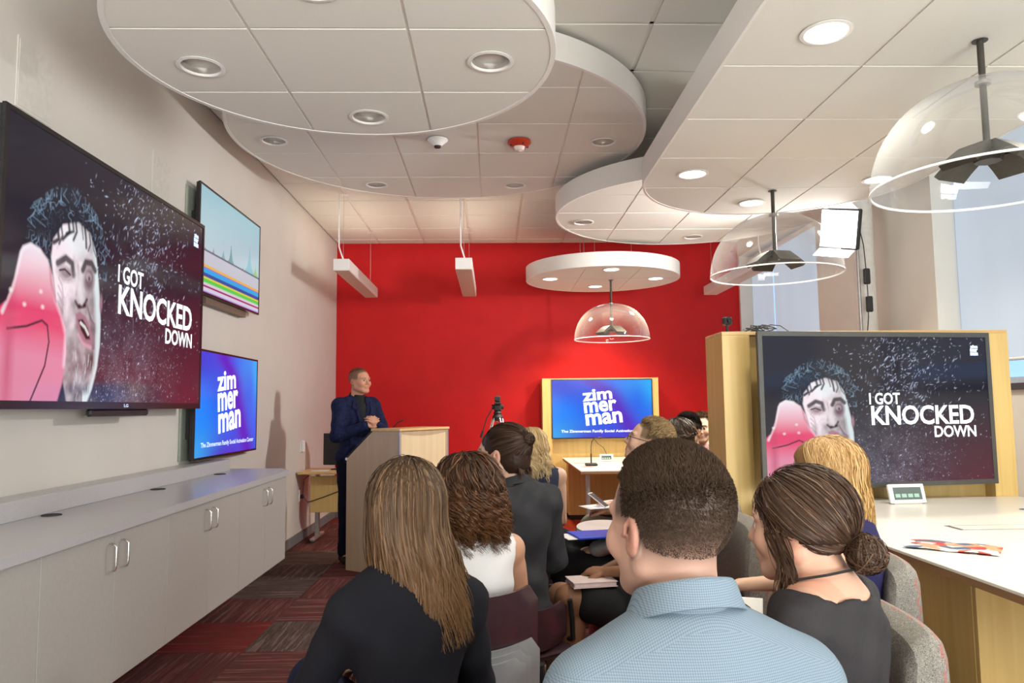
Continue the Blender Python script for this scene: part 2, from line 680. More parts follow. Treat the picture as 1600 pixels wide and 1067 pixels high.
def downlight(x, y, z, lit, label, group, power=0, r=0.085, col=(1, .86, .66)):
    t = empty('recessed_downlight', (x, y, z), 0, label, 'ceiling light', group)
    B().lathe([(r + .014, 0), (r + .016, -.004), (r, -.006), (r - .004, -.002), (r - .004, .006)], 28).obj('trim_ring', M_rim, t, smooth=True)
    if lit:
        B().lathe([(r - .005, -.001), (r * .5, .002), (0.0001, .003)], 28).obj('lens', M_lit, t, smooth=True)
        B().lathe([(r - .004, .006), (r - .006, .07)], 24).obj('housing', M_rim, t)
        d = bpy.data.lights.new('downlight_lamp', 'SPOT')
        d.energy = power
        d.spot_size = rad(125)
        d.spot_blend = 0.8
        d.shadow_soft_size = 0.06
        d.color = col
        lo = bpy.data.objects.new('downlight_lamp', d)
        COL.objects.link(lo)
        lo.parent = t
        lo.location = (0, 0, -.03)
    else:
        B().lathe([(r - .004, .004), (r * .95, .04), (r * .82, .09), (r * .55, .13), (.0001, .14)], 28).obj('reflector', M_refl, t, smooth=True)
        B().lathe([(r * .12, .135), (r * .16, .10), (r * .14, .065), (0.0001, .055)], 16).obj('bulb', M_off, t, smooth=True)
    return t


def cloud(name_label, outline, z, gx, gy, lights, rim=0.16, lit=False, group=None, power=0, lr=0.085, hangers=()):
    cx = sum(p[0] for p in outline) / len(outline)
    cy = sum(p[1] for p in outline) / len(outline)
    t = empty('ceiling_cloud', (cx, cy, z), 0, name_label, 'ceiling panel', 'suspended ceiling clouds')
    out = [(p[0] - cx, p[1] - cy) for p in outline]
    n = len(out)
    # rim: thin channel around the edge
    b = B()
    vs = []
    for p in out:
        l = math.hypot(*p)
        q = (p[0] * (1 - .022 / l), p[1] * (1 - .022 / l))
        q2 = (p[0] * (1 - .004 / l), p[1] * (1 - .004 / l))
        vs.append([b.bm.verts.new((*a, h)) for a, h in ((q, .0), (p, .0), (p, rim), (q, rim), (q, rim - .003), (q2, rim - .003), (q2, .004), (q, .004))])
    for i in range(n):
        A, C = vs[i], vs[(i + 1) % n]
        for k in range(8):
            b.bm.faces.new((A[k], C[k], C[(k + 1) % 8], A[(k + 1) % 8]))
    ro = b.obj('rim', M_rim, t)
    for pl in ro.data.polygons:
        pl.use_smooth = True
    ro.data.set_sharp_from_angle(angle=rad(40))
    inner = [(p[0] * (1 - .02 / math.hypot(*p)), p[1] * (1 - .02 / math.hypot(*p))) for p in out]
    # back pan above the tiles
    B().prism(inner, .03, .036).obj('backing', M_bar, t)
    xs = [-99] + [g - cx for g in gx] + [99]
    ys = [-99] + [g - cy for g in gy] + [99]
    holes = [(lx - cx, ly - cy) for lx, ly in lights]
    g = .007
    for i in range(len(xs) - 1):
        for j in range(len(ys) - 1):
            p = clip(inner, 0, xs[i] + g, False)
            p = clip(p, 0, xs[i + 1] - g, True) if len(p) > 2 else p
            p = clip(p, 1, ys[j] + g, False) if len(p) > 2 else p
            p = clip(p, 1, ys[j + 1] - g, True) if len(p) > 2 else p
            if len(p) < 3:
                continue
            hs = [circle(hx, hy, lr, 24)[::-1] for hx, hy in holes if inside(p, hx, hy, lr + .004)]
            B().prism(p, .003, .018, holes=hs).obj('ceiling_tile', M_tile, t)
    # grid bars in the reveals
    b = B()
    for x in xs[1:-1]:
        p = clip(clip(inner, 0, x - .011, False), 0, x + .011, True)
        if len(p) > 2:
            yy = [q[1] for q in p]
            b.box(x - .011, x + .011, min(yy), max(yy), .009, .028)
    for y in ys[1:-1]:
        p = clip(clip(inner, 1, y - .011, False), 1, y + .011, True)
        if len(p) > 2:
            xx = [q[0] for q in p]
            b.box(min(xx), max(xx), y - .011, y + .011, .010, .027)
    b.obj('grid_bar', M_bar, t)
    for hx, hy in hangers:
        B().cyl((hx - cx, hy - cy, .03), (hx - cx, hy - cy, H - z), .0022, 6).obj('hanger_wire', M_steel, t)
    return t


def hexa(cx, cy, r, ph=0):
    return [(cx + r * math.cos(rad(60 * k + ph)), cy + r * math.sin(rad(60 * k + ph))) for k in range(6)]


# nearest round cloud, top left of the view
LA = [(-1.25, 3.12), (0.0, 3.07), (-0.62, 3.68), (-0.62, 2.50)]
cloud('low round white cloud at the upper left, nearest the large wall screen', circle(-.63, 3.04, .905), 2.87, [-.945, -.325], [2.20, 2.80, 3.385], LA,
      hangers=[(-1.2, 2.7), (-.1, 2.7), (-1.2, 3.4), (-.1, 3.4)])
for (x, y), s in zip(LA, ('unlit chrome downlight nearest the left wall in the low round cloud', 'unlit chrome downlight at the right side of the low round cloud', 'unlit chrome downlight near the front edge of the low round cloud', 'unlit chrome downlight at the camera side of the low round cloud')):
    downlight(x, y, 2.87, False, s, 'unlit downlights of the low round cloud')
LB = [(-1.62, 5.43), (0.85, 5.46), (-1.03, 6.53), (0.21, 6.56), (-1.0, 4.36), (0.23, 4.38)]
cloud('large round white cloud behind the low one, with the red alarm on it', circle(-.385, 5.45, 1.53, 128), 3.39, [-1.33, -.72, -.10, .55], [4.5, 5.1, 5.71, 6.32], LB, rim=.17)
for (x, y), s in zip(LB, ('unlit downlight at the left of the large round cloud, by the left wall', 'unlit downlight at the right of the large round cloud, by the dark gap', 'unlit downlight at the far left edge of the large round cloud', 'unlit downlight at the far right edge of the large round cloud', 'unlit downlight in the near left of the large round cloud', 'unlit downlight in the near right of the large round cloud')):
    downlight(x, y, 3.39, False, s, 'unlit downlights of the large round cloud')
LD = [(0.87, 6.92), (2.09, 7.55), (2.7, 6.4), (1.5, 5.72)]
cloud('bright round white cloud between the large cloud and the long one', circle(1.85, 6.66, 1.262, 112), 3.14, [1.21, 1.80, 2.41], [5.42, 6.02, 6.60, 7.22], LD, rim=.18)
for (x, y), s in zip(LD, ('unlit downlight at the left edge of the bright mid round cloud', 'unlit downlight at the far edge of the bright mid round cloud', 'unlit downlight at the window side of the bright mid round cloud', 'unlit downlight at the near side of the bright mid round cloud')):
    downlight(x, y, 3.14, False, s, 'unlit downlights of the mid round cloud')
LE = [(0.67, 8.5), (1.29, 7.92), (1.90, 8.5), (1.27, 9.05)]
cloud('small round white cloud hanging by the red wall', circle(1.29, 8.6, .895), 2.87, [1.0, 1.6], [8.50], LE, rim=.155,
      hangers=[(1.0, 8.3), (1.05, 8.35), (1.25, 8.9), (1.7, 8.9)])
for (x, y), s in zip(LE, ('lit downlight at the left of the small cloud by the red wall', 'lit downlight at the near side of the small cloud by the red wall', 'lit downlight at the right of the small cloud by the red wall', 'lit downlight at the far side of the small cloud by the red wall')):
    downlight(x, y, 2.87, True, s, 'lit downlights by the red wall', power=130, col=(1, .84, .60))
# long cloud on the right
st = [(1.93 + .925 * math.cos(rad(a)), 4.72 + .93 * math.sin(rad(a))) for a in np.linspace(0, 180, 49)]
st += [(1.93 + .925 * math.cos(rad(a)), 2.62 + .93 * math.sin(rad(a))) for a in np.linspace(180, 360, 49)]
LC = [(1.34, 2.81), (1.29, 4.62), (1.91, 5.30), (2.56, 4.74), (2.52, 2.85), (1.93, 2.05)]
cloud('long white cloud with rounded ends along the window side', st, 2.87, [1.635, 2.195], [1.90, 2.50, 3.11, 3.715, 4.32, 4.93], LC)
for (x, y), s in zip(LC, ('large lit downlight nearest the camera in the long cloud', 'lit downlight at the left far corner of the long cloud', 'lit downlight at the far rounded end of the long cloud', 'lit downlight at the window side of the long cloud, seen by the near dome', 'lit downlight at the near window side of the long cloud', 'lit downlight at the near rounded end of the long cloud')):
    downlight(x, y, 2.87, True, s, 'lit downlights of the long cloud', power=75, col=(1, .95, .82))

# sensors on the large cloud
t = empty('smoke_detector', (-.40, 5.39, 3.385), 0, 'small white cone smoke detector under the large round cloud', 'detector')
B().lathe([(.075, 0), (.078, -.008), (.05, -.03), (.032, -.05), (.0001, -.052)], 24).obj('housing', M_white, t, smooth=True)
B().lathe([(.026, -.045), (.024, -.062), (.0001, -.064)], 12).obj('sensor_tip', M_blackm, t, smooth=True)
t = empty('fire_alarm', (.21, 5.43, 3.385), 0, 'red cone fire alarm strobe under the large round cloud', 'alarm')
M_alarm = mat('alarm_red', (.42, .03, .01), .35)
B().lathe([(.088, 0), (.09, -.012), (.07, -.035), (.045, -.045)], 28).obj('housing', M_alarm, t, smooth=True)
B().lathe([(.045, -.045), (.035, -.07), (.0001, -.08)], 20).obj('strobe_lens', mat('strobe', (.7, .6, .55), .15), t, smooth=True)
for k in range(4):
    B().box(-.006, .006, .05, .075, -.04, -.03, .002).obj('louvre', M_blackm, t, rot=(0, 0, PI / 2 * k + .4))
# small round hanger plates of the beam lights are built with them

# exit: vertical pipe on the window wall
t = empty('standpipe', (3.145, 6.12, 0), 0, 'white painted vertical pipe against the window wall', 'pipe')
B().cyl((0, 0, 0), (0, 0, H), .082, 28).obj('pipe', mat('pipe_paint', (.74, .73, .70), .4), t, smooth=True)
B().lathe([(.083, 1.2), (.10, 1.205), (.10, 1.23), (.083, 1.235)], 28).obj('pipe_clamp', M_rim, t, smooth=True)

# slim beam lights on cables
def beam_light(x0, x1, y0, y1, z0, z1, label):
    t = empty('beam_light', ((x0 + x1) / 2, (y0 + y1) / 2, z0), 0, label, 'ceiling light', 'hanging beam lights')
    hx, hy, hz = (x1 - x0) / 2, (y1 - y0) / 2, z1 - z0
    B().box(-hx, hx, -hy, hy, .004, hz, .003).obj('housing', M_white, t)
    B().box(-hx + .008, hx - .008, -hy + .01, hy - .01, 0, .006).obj('diffuser', mat('beam_diffuser', (.66, .50, .42), .6), t)
    up = H - z0
    B().tube([(0.01, -hy + .06, hz), (-.01, -hy + .04, hz + .06), (-.03, -hy + .03, hz + .13), (-.032, -hy + .02, hz + .3), (-.03, -hy + .02, up)], .008, 8).obj('power_cord', M_white, t, smooth=True)
    for yy in (-hy + .1, hy - .08):
        B().cyl((0, yy, hz), (0, yy, up), .0018, 6).obj('hanger_wire', M_steel, t)
        B().lathe([(.0001, up - .01), (.05, up - .008), (.05, up)], 20, (0, yy, 0)).obj('ceiling_plate', M_white, t)
    # added glowing strip and uplight on the fitting, to brighten the far ceiling
    B().box(-hx + .02, hx - .02, -hy + .03, hy - .03, hz, hz + .004).obj('added_glow_strip', emit('added_uplight', (1, .86, .68), .8), t)
    d = bpy.data.lights.new('added_uplight', 'AREA')
    d.shape = 'RECTANGLE'
    d.size, d.size_y, d.energy, d.color = hx * 1.6, hy * 1.8, 4, (1, .86, .68)
    lo = bpy.data.objects.new('added_uplight', d)
    COL.objects.link(lo)
    lo.parent = t
    lo.location = (0, 0, hz + .012)
    lo.rotation_euler = (PI, 0, 0)
    return t

beam_light(-1.605, -1.445, 7.44, 9.30, 2.785, 2.905, 'leftmost white beam light hanging by the left wall')
beam_light(-.375, -.205, 7.44, 9.30, 2.79, 2.91, 'middle white beam light hanging before the red wall')
beam_light(2.69, 2.86, 7.44, 9.30, 2.79, 2.90, 'right white beam light hanging half behind the middle dome')

# domed pendants
M_dome = dome_mat()
M_glassrim = mat('frosted_rim', (.85, .86, .86), .25, var=.01)
M_brkt = mat('bronze_bracket', (.055, .05, .04), .4, metal=.3, var=.15)


def pendant(x, y, zc, zr, label, rz):
    t = empty('dome_pendant', (x, y, zr), rz, label, 'pendant lamp', 'clear dome pendants')
    R_, hh = .437, .42
    prof = []
    for k in range(25):
        a = rad(90 * k / 24)
        prof.append((R_ * math.cos(a) ** .9 if k < 24 else .012, hh * math.sin(a)))
    B().lathe(prof, 64).obj('dome', M_dome, t, smooth=True)
    B().lathe([(R_ - .004, .006), (R_ + .003, .004), (R_ + .004, -.003), (R_ - .003, -.004), (R_ - .004, .006)], 64).obj('rim', M_glassrim, t, smooth=True)
    up = zc - zr
    B().cyl((0, 0, .16), (0, 0, up), .013, 12).obj('stem', M_brkt, t, smooth=True)
    B().lathe([(.0001, up - .002), (.03, up - .002), (.03, up)], 16).obj('canopy', M_brkt, t)
    B().lathe([(.012, hh - .01), (.03, hh - .008), (.03, hh + .006), (.012, hh + .012)], 16).obj('collar', M_steel, t, smooth=True)
    # faceted folded reflector plates
    for k in range(4):
        a = rad(90 * k)
        b = B()
        pr = [(.02, .155), (.08, .155), (.135, .115), (.185, .075), (.165, .055), (.12, .088), (.07, .118), (.02, .118)]
        vs0 = [b.bm.verts.new((p[0], -.055 - p[0] * .12, p[1])) for p in pr]
        vs1 = [b.bm.verts.new((p[0], .055 + p[0] * .12, p[1])) for p in pr]
        b.bm.faces.new(vs0)
        b.bm.faces.new(vs1[::-1])
        for i in range(8):
            b.bm.faces.new((vs0[i], vs1[i], vs1[(i + 1) % 8], vs0[(i + 1) % 8]))
        b.obj('reflector_wing', M_brkt, t, rot=(0, 0, a))
    B().lathe([(.0001, .09), (.05, .09), (.06, .12), (.06, .16), (.0001, .162)], 8).obj('lamp_hub', M_brkt, t)
    return t

pendant(2.01, 2.88, 2.87, 2.27, 'nearest clear dome pendant at the upper right', rad(20))
pendant(1.95, 5.0, 2.87, 2.28, 'clear dome pendant in the middle, under the far end of the long cloud', rad(10))
pendant(1.39, 8.6, 2.87, 2.17, 'farthest clear dome pendant under the small cloud by the red wall', rad(30))
# ================================================================== CABINETS ALONG THE LEFT WALL
M_lam = mat('grey_laminate', (0.42, 0.40, 0.375), 0.5, var=0.03, scale=60)
M_cnt = mat('grey_speckled_counter', (0.46, 0.455, 0.47), 0.30, var=0.14, scale=420)
M_mapleZ = wood('maple_vertical', (0.62, 0.42, 0.145), (0.74, 0.53, 0.205), axis='Z')
M_mapleX = wood('maple_lengthwise', (0.62, 0.39, 0.155), (0.74, 0.50, 0.225), axis='X')
M_lectS = wood('lectern_maple_shaded', (0.46, 0.33, 0.21), (0.52, 0.385, 0.25), axis='Z', scale=.7)  # lectern maple with the shade of its side put into the colour
M_lectF = wood('lectern_maple_lit', (0.70, 0.54, 0.33), (0.78, 0.62, 0.40), axis='Z', scale=.7)  # same maple, coloured lighter for the light falling on the front
M_edge = mat('blue_grey_edging', (0.30, 0.32, 0.42), 0.5)

FX = -1.50
U0, UW = 2.548 - 2 * 0.973, 0.973
cab_labels = ['grey wall cabinet at the near end of the counter, out of view', 'grey wall cabinet at the bottom left corner under the large screen',
              'grey wall cabinet second in view, below the large screen', 'grey wall cabinet under the small lower screen', 'grey wall cabinet at the far end of the counter, nearest the speaker']
for i in range(5):
    y0 = U0 + UW * i
    t = empty('wall_cabinet', ((XL + FX) / 2, y0 + UW / 2, .33), 0, cab_labels[i], 'cabinet', 'wall hung grey cabinets')
    dx = (FX - XL) / 2
    B().box(-dx, dx - .022, -UW / 2 + .001, UW / 2 - .001, 0, .59).obj('carcass', M_lam, t)
    for s in (-1, 1):
        a, c = sorted((s * .0015, s * (UW / 2 - .002)))
        d = B().box(dx - .02, dx, a, c, .003, .587, .0015).obj('door', M_lam, t)
        yy = s * .048
        pts = [(dx, yy, .44)] + [(dx + .028 * math.sin(q), yy, .44 + .012 * (1 - math.cos(q))) for q in np.linspace(.2, PI / 2, 4)]
        pts += [(dx + .03, yy, .455 + .012), (dx + .03, yy, .53)]
        pts += [(dx + .03 * math.cos(q), yy, .53 + .018 * math.sin(q)) for q in np.linspace(.2, PI / 2, 5)]
        B().tube(pts, .0042, 8).obj('handle', M_chrome, d, smooth=True)
yE = U0 + UW * 5
t = empty('countertop', ((XL + FX) / 2, 3.2, .92), 0, 'long grey speckled countertop with a raised ledge over the wall cabinets', 'countertop')
ox, oy = (XL + FX) / 2, 3.2
P = [(FX + .02, U0 - .01), (FX + .02, yE + .005), (FX - .09, yE + .19), (XL + .001, yE + .21), (XL + .001, U0 - .01)]
B().prism([(p[0] - ox, p[1] - oy) for p in P], 0, .036).obj('slab', M_cnt, t)
B().box(XL + .001 - ox, -1.92 - ox, U0 - oy, yE + .05 - oy, .036, .118, .003).obj('ledge', M_cnt, t)
B().box(XL + .001 - ox, FX - .12 - ox, yE + .003 - oy, yE + .15 - oy, -.4, 0).obj('end_panel', M_lam, t)
for yy, s in ((3.24, 'near'), (4.24, 'middle'), (5.18, 'far')):
    B().lathe([(.0001, .0365), (.033, .0365), (.038, .040), (.040, .0362)], 24, (-1.872 - ox, yy - oy, 0)).obj('cable_grommet', M_blackm, t, smooth=True)

# ================================================================== LECTERN
ang = math.atan2(.83, .55)          # along the front board
t = empty('lectern', (-.79, 6.30, 0), 0, 'maple lectern with sloping back edge standing in front of the speaker', 'lectern')
d1 = Vector((.552, .834, 0))
d2 = Vector((-.834, .552, 0))
Mx = Matrix(((d1.x, d2.x, 0, 0), (d1.y, d2.y, 0, 0), (0, 0, 1, 0), (0, 0, 0, 1)))   # local x along front, y towards the speaker
prof = [(0, .0), (.606, .0), (.606, .955), (.30, 1.20), (0, 1.20)]


def side_panel(x0, x1, name, m):
    b = B()
    A = [b.bm.verts.new((x0, p[0], p[1])) for p in prof]
    C = [b.bm.verts.new((x1, p[0], p[1])) for p in prof]
    b.bm.faces.new(A)
    b.bm.faces.new(C[::-1])
    for i in range(5):
        b.bm.faces.new((A[i], C[i], C[(i + 1) % 5], A[(i + 1) % 5]))
    o = b.obj(name, m, t)
    o.matrix_local = Mx
    return o

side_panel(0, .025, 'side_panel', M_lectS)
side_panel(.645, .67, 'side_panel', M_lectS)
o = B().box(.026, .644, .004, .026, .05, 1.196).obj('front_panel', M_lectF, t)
o.matrix_local = Mx
o = B().box(-.004, .006, -.004, .010, 0, 1.20).box(.664, .674, -.004, .010, 0, 1.20).obj('edge_strip', M_edge, t)
o.matrix_local = Mx
o = B().box(-.012, .682, -.014, .315, 1.20, 1.222, .004).obj('top_board', M_mapleX, t)
o.matrix_local = Mx
b = B()
A = [b.bm.verts.new(q) for q in ((-.0, .30, 1.205), (.67, .30, 1.205), (.67, .61, .957), (0, .61, .957))]
A2 = [b.bm.verts.new(q) for q in ((-.0, .30, 1.222), (.67, .30, 1.222), (.67, .62, .967), (0, .62, .967))]
b.bm.faces.new(A)
b.bm.faces.new(A2[::-1])
for i in range(4):
    b.bm.faces.new((A[i], A[(i + 1) % 4], A2[(i + 1) % 4], A2[i]))
o = b.obj('reading_slope', M_blackm, t)
o.matrix_local = Mx
b = B()
for k in range(12):
    a0, a1 = k / 12, (k + 1) / 12
    s0, s1 = .02 * math.sin(PI * a0), .02 * math.sin(PI * a1)
    b.bm.faces.new([b.bm.verts.new(q) for q in ((.03 + .61 * a0, .001, 1.175 - s0), (.03 + .61 * a1, .001, 1.175 - s1), (.03 + .61 * a1, .001, 1.197), (.03 + .61 * a0, .001, 1.197))])
o = b.obj('curved_trim', M_lectS, t)
o.matrix_local = Mx
o = B().cyl((-.006, .606, .955), (.02, .606, .955), .012, 12).obj('corner_pin', M_white, t, smooth=True)
o.matrix_local = Mx
o = B().tube([(.33, .40, 1.15), (.33, .36, 1.22), (.33, .30, 1.27), (.335, .24, 1.29)], .005, 8).obj('slim_microphone', M_blackm, t, smooth=True)
o.matrix_local = Mx

# ================================================================== DESK BEHIND THE SPEAKER
t = empty('desk', (-1.70, 8.16, 0), 0, 'small maple desk with metal legs in the far left corner', 'desk')
B().box(-.35, .42, -.28, .30, .715, .742, .004).obj('desktop', M_mapleX, t)
B().box(-.24, .36, -.16, -.14, .31, .69, .003).obj('modesty_panel', M_mapleZ, t)
for s in (-.20, .30):
    leg = B().box(s - .02, s + .02, -.03, .03, .05, .715, .004).obj('leg', M_steel, t)
    B().box(s - .025, s + .025, -.24, .24, .02, .055, .01).obj('foot', M_steel, leg)
B().tube([(-.25, -.18, .70), (-.30, -.19, .66), (-.31, -.20, .50), (-.26, -.19, .42), (-.1, -.17, .47), (.2, -.165, .58)], .005, 6).obj('cable', M_blackm, t, smooth=True)
t = empty('computer_monitor', (-1.66, 8.17, .742), rad(-6), 'black computer monitor on the small corner desk, back towards the camera', 'monitor')
B().box(-.19, .24, -.012, .02, .05, .39, .006).obj('casing', M_black, t)
B().box(-.03, .07, .02, .05, .01, .2, .004).obj('stand', M_black, t)
B().box(-.09, .13, -.06, .12, 0, .012, .004).obj('foot', M_black, t)
t = empty('paper_sheets', (-1.84, 8.0, .7425), .1, 'small stack of white papers on the corner desk left of the monitor', 'paper')
for k in range(3):
    B().box(-.09, .09, -.07, .07, .002 * k, .002 * k + .0015).obj('sheet', M_white, t, rot=(0, 0, .1 * k))
t = empty('wall_phone_plate', (XL, 8.09, .99), 0, 'white wall plate with a small box above the corner desk', 'wall plate')
B().box(0, .008, -.04, .04, -.06, .06, .003).obj('plate', M_white, t)
B().box(.008, .045, -.03, .02, -.05, .07, .006).obj('wall_box', M_white, t)
t = empty('wall_outlet', (XL, 8.07, .48), 0, 'white wall outlet with a black plug beside the corner desk', 'outlet')
B().box(0, .008, -.04, .04, -.06, .06, .003).obj('plate', M_white, t)
B().box(.008, .04, -.02, .02, -.03, .01, .005).obj('plug', M_blackm, t)
# plain louvre panels high on the left wall
M_spk = mat('painted_grille', (0.585, 0.56, 0.515), 0.75)
for y0, y1, z0, z1, s in ((4.46, 4.72, 2.55, 2.98, 'pale flush grille panel on the left wall between the two upper screens'), (3.17, 3.44, 2.72, 3.04, 'pale flush grille panel on the left wall above the large screen')):
    t = empty('wall_speaker', (XL, (y0 + y1) / 2, z0), 0, s, 'wall speaker', 'flush wall speakers')
    w_, h_ = (y1 - y0) / 2, z1 - z0
    B().box(0, .006, -w_, w_, 0, h_, .002).obj('frame', M_wall, t)
    B().box(.002, .008, -w_ + .012, w_ - .012, .012, h_ - .012).obj('grille', M_spk, t)

# ================================================================== CAMERA TRIPOD BY THE RED WALL
t = empty('camera_tripod', (.05, 8.85, 0), 0, 'silver and black video tripod standing before the red wall', 'tripod')
apex = Vector((0, 0, 1.27))
for k, a in enumerate((200, 320, 80)):
    f = Vector((math.cos(rad(a)) * .48, math.sin(rad(a)) * .48, 0.01))
    m1 = apex.lerp(f, .48)
    side = Vector((-math.sin(rad(a)), math.cos(rad(a)), 0)) * .022
    top = apex + Vector((math.cos(rad(a)), math.sin(rad(a)), 0)) * .05
    lg = B().cyl(top + side, m1 + side, .010, 10).cyl(top - side, m1 - side, .010, 10).cyl(top.lerp(f, .4), f, .009, 10).obj('leg', M_chrome, t, smooth=True)
    B().box(m1.x - .03, m1.x + .03, m1.y - .03, m1.y + .03, m1.z - .02, m1.z + .02, .006).obj('leg_clamp', M_blackm, lg)
B().lathe([(.0001, 1.23), (.06, 1.24), (.065, 1.28), (.045, 1.31), (.05, 1.33), (.03, 1.36), (.0001, 1.36)], 20).obj('bowl', M_blackm, t, smooth=True)
B().box(-.045, .045, -.04, .045, 1.35, 1.43, .012).cyl((-.07, 0, 1.40), (.07, 0, 1.40), .028, 14).obj('pan_head', M_blackm, t)
B().box(-.04, .04, -.08, .08, 1.43, 1.455, .004).box(-.035, .035, -.05, .04, 1.455, 1.53, .015).cyl((-.02, -.04, 1.5), (-.02, -.08, 1.5), .022, 12).obj('camera_plate', M_blackm, t)
B().tube([(-.05, .0, 1.40), (-.13, -.03, 1.27), (-.19, -.05, 1.08)], .007, 8).obj('pan_handle', M_blackm, t, smooth=True)
B().tube([(-.176, -.045, 1.12), (-.20, -.055, 1.04)], .014, 8).obj('handle_grip', M_blackm, t, smooth=True)

# ================================================================== SCREEN UNITS OF MAPLE
def wood_unit(x0, x1, y0, y1, zt, cl, cr, label):
    t = empty('media_wall', ((x0 + x1) / 2, y0, 0), 0, label, 'media unit', None)
    w_ = (x1 - x0) / 2
    d = y1 - y0
    B().box(-w_, -w_ + cl, 0, d, .05, zt - .02, .002).obj('column', M_mapleZ, t)
    B().box(w_ - cr, w_, 0, d, .05, zt - .02, .002).obj('column', M_mapleZ, t)
    B().box(-w_, w_, 0, d, zt - .02, zt, .002).obj('top_board', M_mapleX, t)
    B().box(-w_ + cl, w_ - cr, .09, .12, .05, zt - .021).obj('back_panel', M_mapleZ, t)
    B().box(-w_ + .02, w_ - .02, .02, d - .01, 0, .05).obj('plinth', M_blackm, t)
    B().box(-w_ + cl, w_ - cr, d - .02, d, .05, zt - .021).obj('rear_panel', M_mapleZ, t)
    return t

wood_unit(1.31, 2.975, 4.20, 4.53, 1.81, .16, .13, 'tall maple media unit on the right carrying the large screen')
wood_unit(.625, 2.12, 9.50, 9.80, 1.755, .12, .09, 'maple media unit against the red wall carrying the blue screen')

M_ttop = mat('white_laminate_top', (0.80, 0.755, 0.68), 0.28, var=0.01)
M_tedge = mat('brown_table_edge', (0.30, 0.16, 0.07), 0.5)


def table(x0, x1, y0, y1, z, label, px0, px1, py0, py1):
    t = empty('meeting_table', ((x0 + x1) / 2, (y0 + y1) / 2, 0), 0, label, 'table')
    w_, d = (x1 - x0) / 2, (y1 - y0) / 2
    cx, cy = (x0 + x1) / 2, (y0 + y1) / 2
    B().box(-w_, w_, -d, d, z - .012, z, .002).obj('tabletop', M_ttop, t)
    B().box(-w_ + .002, w_ - .002, -d + .002, d - .002, z - .034, z - .012).obj('edge_band', M_tedge, t)
    n = 3
    for k in range(n):
        a = px0 + (px1 - px0) * k / n
        c = px0 + (px1 - px0) * (k + 1) / n
        B().box(a - cx + .0015, c - cx - .0015, py0 - cy, py0 + .02 - cy, .06, z - .035, .001).obj('front_panel', M_mapleZ, t)
    B().box(px0 - cx, px0 + .02 - cx, py0 + .021 - cy, py1 - cy, .06, z - .035, .001).obj('side_panel', M_mapleZ, t)
    B().box(px1 - .02 - cx, px1 - cx, py0 + .021 - cy, py1 - cy, .06, z - .035, .001).obj('side_panel', M_mapleZ, t)
    B().box(px0 + .03 - cx, px1 - .03 - cx, py0 + .03 - cy, py1 - cy, 0, .06).obj('plinth', M_blackm, t)
    return t

tb1 = table(1.47, 2.96, 1.25, 4.197, .86, 'large white-topped meeting table in front of the right screen', 1.60, 2.80, 2.50, 4.1)
tb2 = table(.87, 2.0, 7.52, 9.497, .75, 'white-topped table in front of the blue screen at the red wall', .92, 1.95, 9.30, 9.49)
for x_, y_ in ((-.48, -.85), (.48, -.85)):
    B().cyl((x_, y_, 0), (x_, y_, .716), .025, 16).obj('leg', M_steel, tb2, smooth=True)

# cable hatch let into the right table
t = empty('table_cable_hatch', (2.3, 3.16, .8602), 0, 'flat metal framed cable hatch in the right white table', 'cable hatch')
B().box(-.36, .36, -.06, .06, 0, .0025).obj('frame', M_chrome, t)
B().box(-.34, .34, -.045, .045, .0025, .004).obj('flap', M_ttop, t)
# leaflets
def sheet_mat(name, cols, seed):
    m, nt, bb = new_mat(name)
    N, L = nt.nodes.new, nt.links.new
    tc = N('ShaderNodeTexCoord')
    mp = N('ShaderNodeMapping')
    mp.inputs['Location'].default_value = (seed, seed * 2, 0)
    vo = N('ShaderNodeTexVoronoi')
    vo.inputs['Scale'].default_value = 21
    rp = N('ShaderNodeValToRGB')
    rp.color_ramp.interpolation = 'CONSTANT'
    while len(rp.color_ramp.elements) < len(cols):
        rp.color_ramp.elements.new(.5)
    for k, (e, c) in enumerate(zip(rp.color_ramp.elements, cols)):
        e.position = k / len(cols)
        e.color = (*c, 1)
    L(tc.outputs['Object'], mp.inputs[0])
    L(mp.outputs[0], vo.inputs['Vector'])
    L(vo.outputs['Color'], rp.inputs[0])
    L(rp.outputs[0], bb.inputs['Base Color'])
    bb.inputs['Roughness'].default_value = .3
    return m
M_mag = sheet_mat('leaflet_print', [(.75, .75, .74), (.55, .06, .04), (.7, .7, .68), (.10, .13, .2), (.6, .35, .2), (.75, .74, .72), (.3, .32, .36)], 3)
t = empty('magazine', (1.68, 2.74, .8605), rad(-38), 'open magazine with red and grey print on the right white table', 'magazine')
b = B()
for s in (-1, 1):
    for k in range(6):
        a0, a1 = k / 6 * .15 * s, (k + 1) / 6 * .15 * s
        h0, h1 = .002 + .005 * math.sin(PI * k / 6), .002 + .005 * math.sin(PI * (k + 1) / 6)
        q = [(a0, -.10, h0), (a1, -.10, h1), (a1, .10, h1), (a0, .10, h0)]
        b.bm.faces.new([b.bm.verts.new(v) for v in q])
        b.bm.faces.new([b.bm.verts.new((v[0], v[1], .0005)) for v in q][::-1])
b.obj('page', M_mag, t)
t = empty('blue_leaflet', (2.72, 3.66, .8605), rad(20), 'small blue leaflet near the window side of the right table', 'leaflet')
B().box(-.10, .10, -.06, .06, 0, .003).obj('sheet', mat('blue_print', (.05, .09, .25), .4), t)
B().box(-.08, .08, -.04, .01, .003, .0036).obj('printed_band', mat('grey_print', (.3, .32, .4), .4), t)


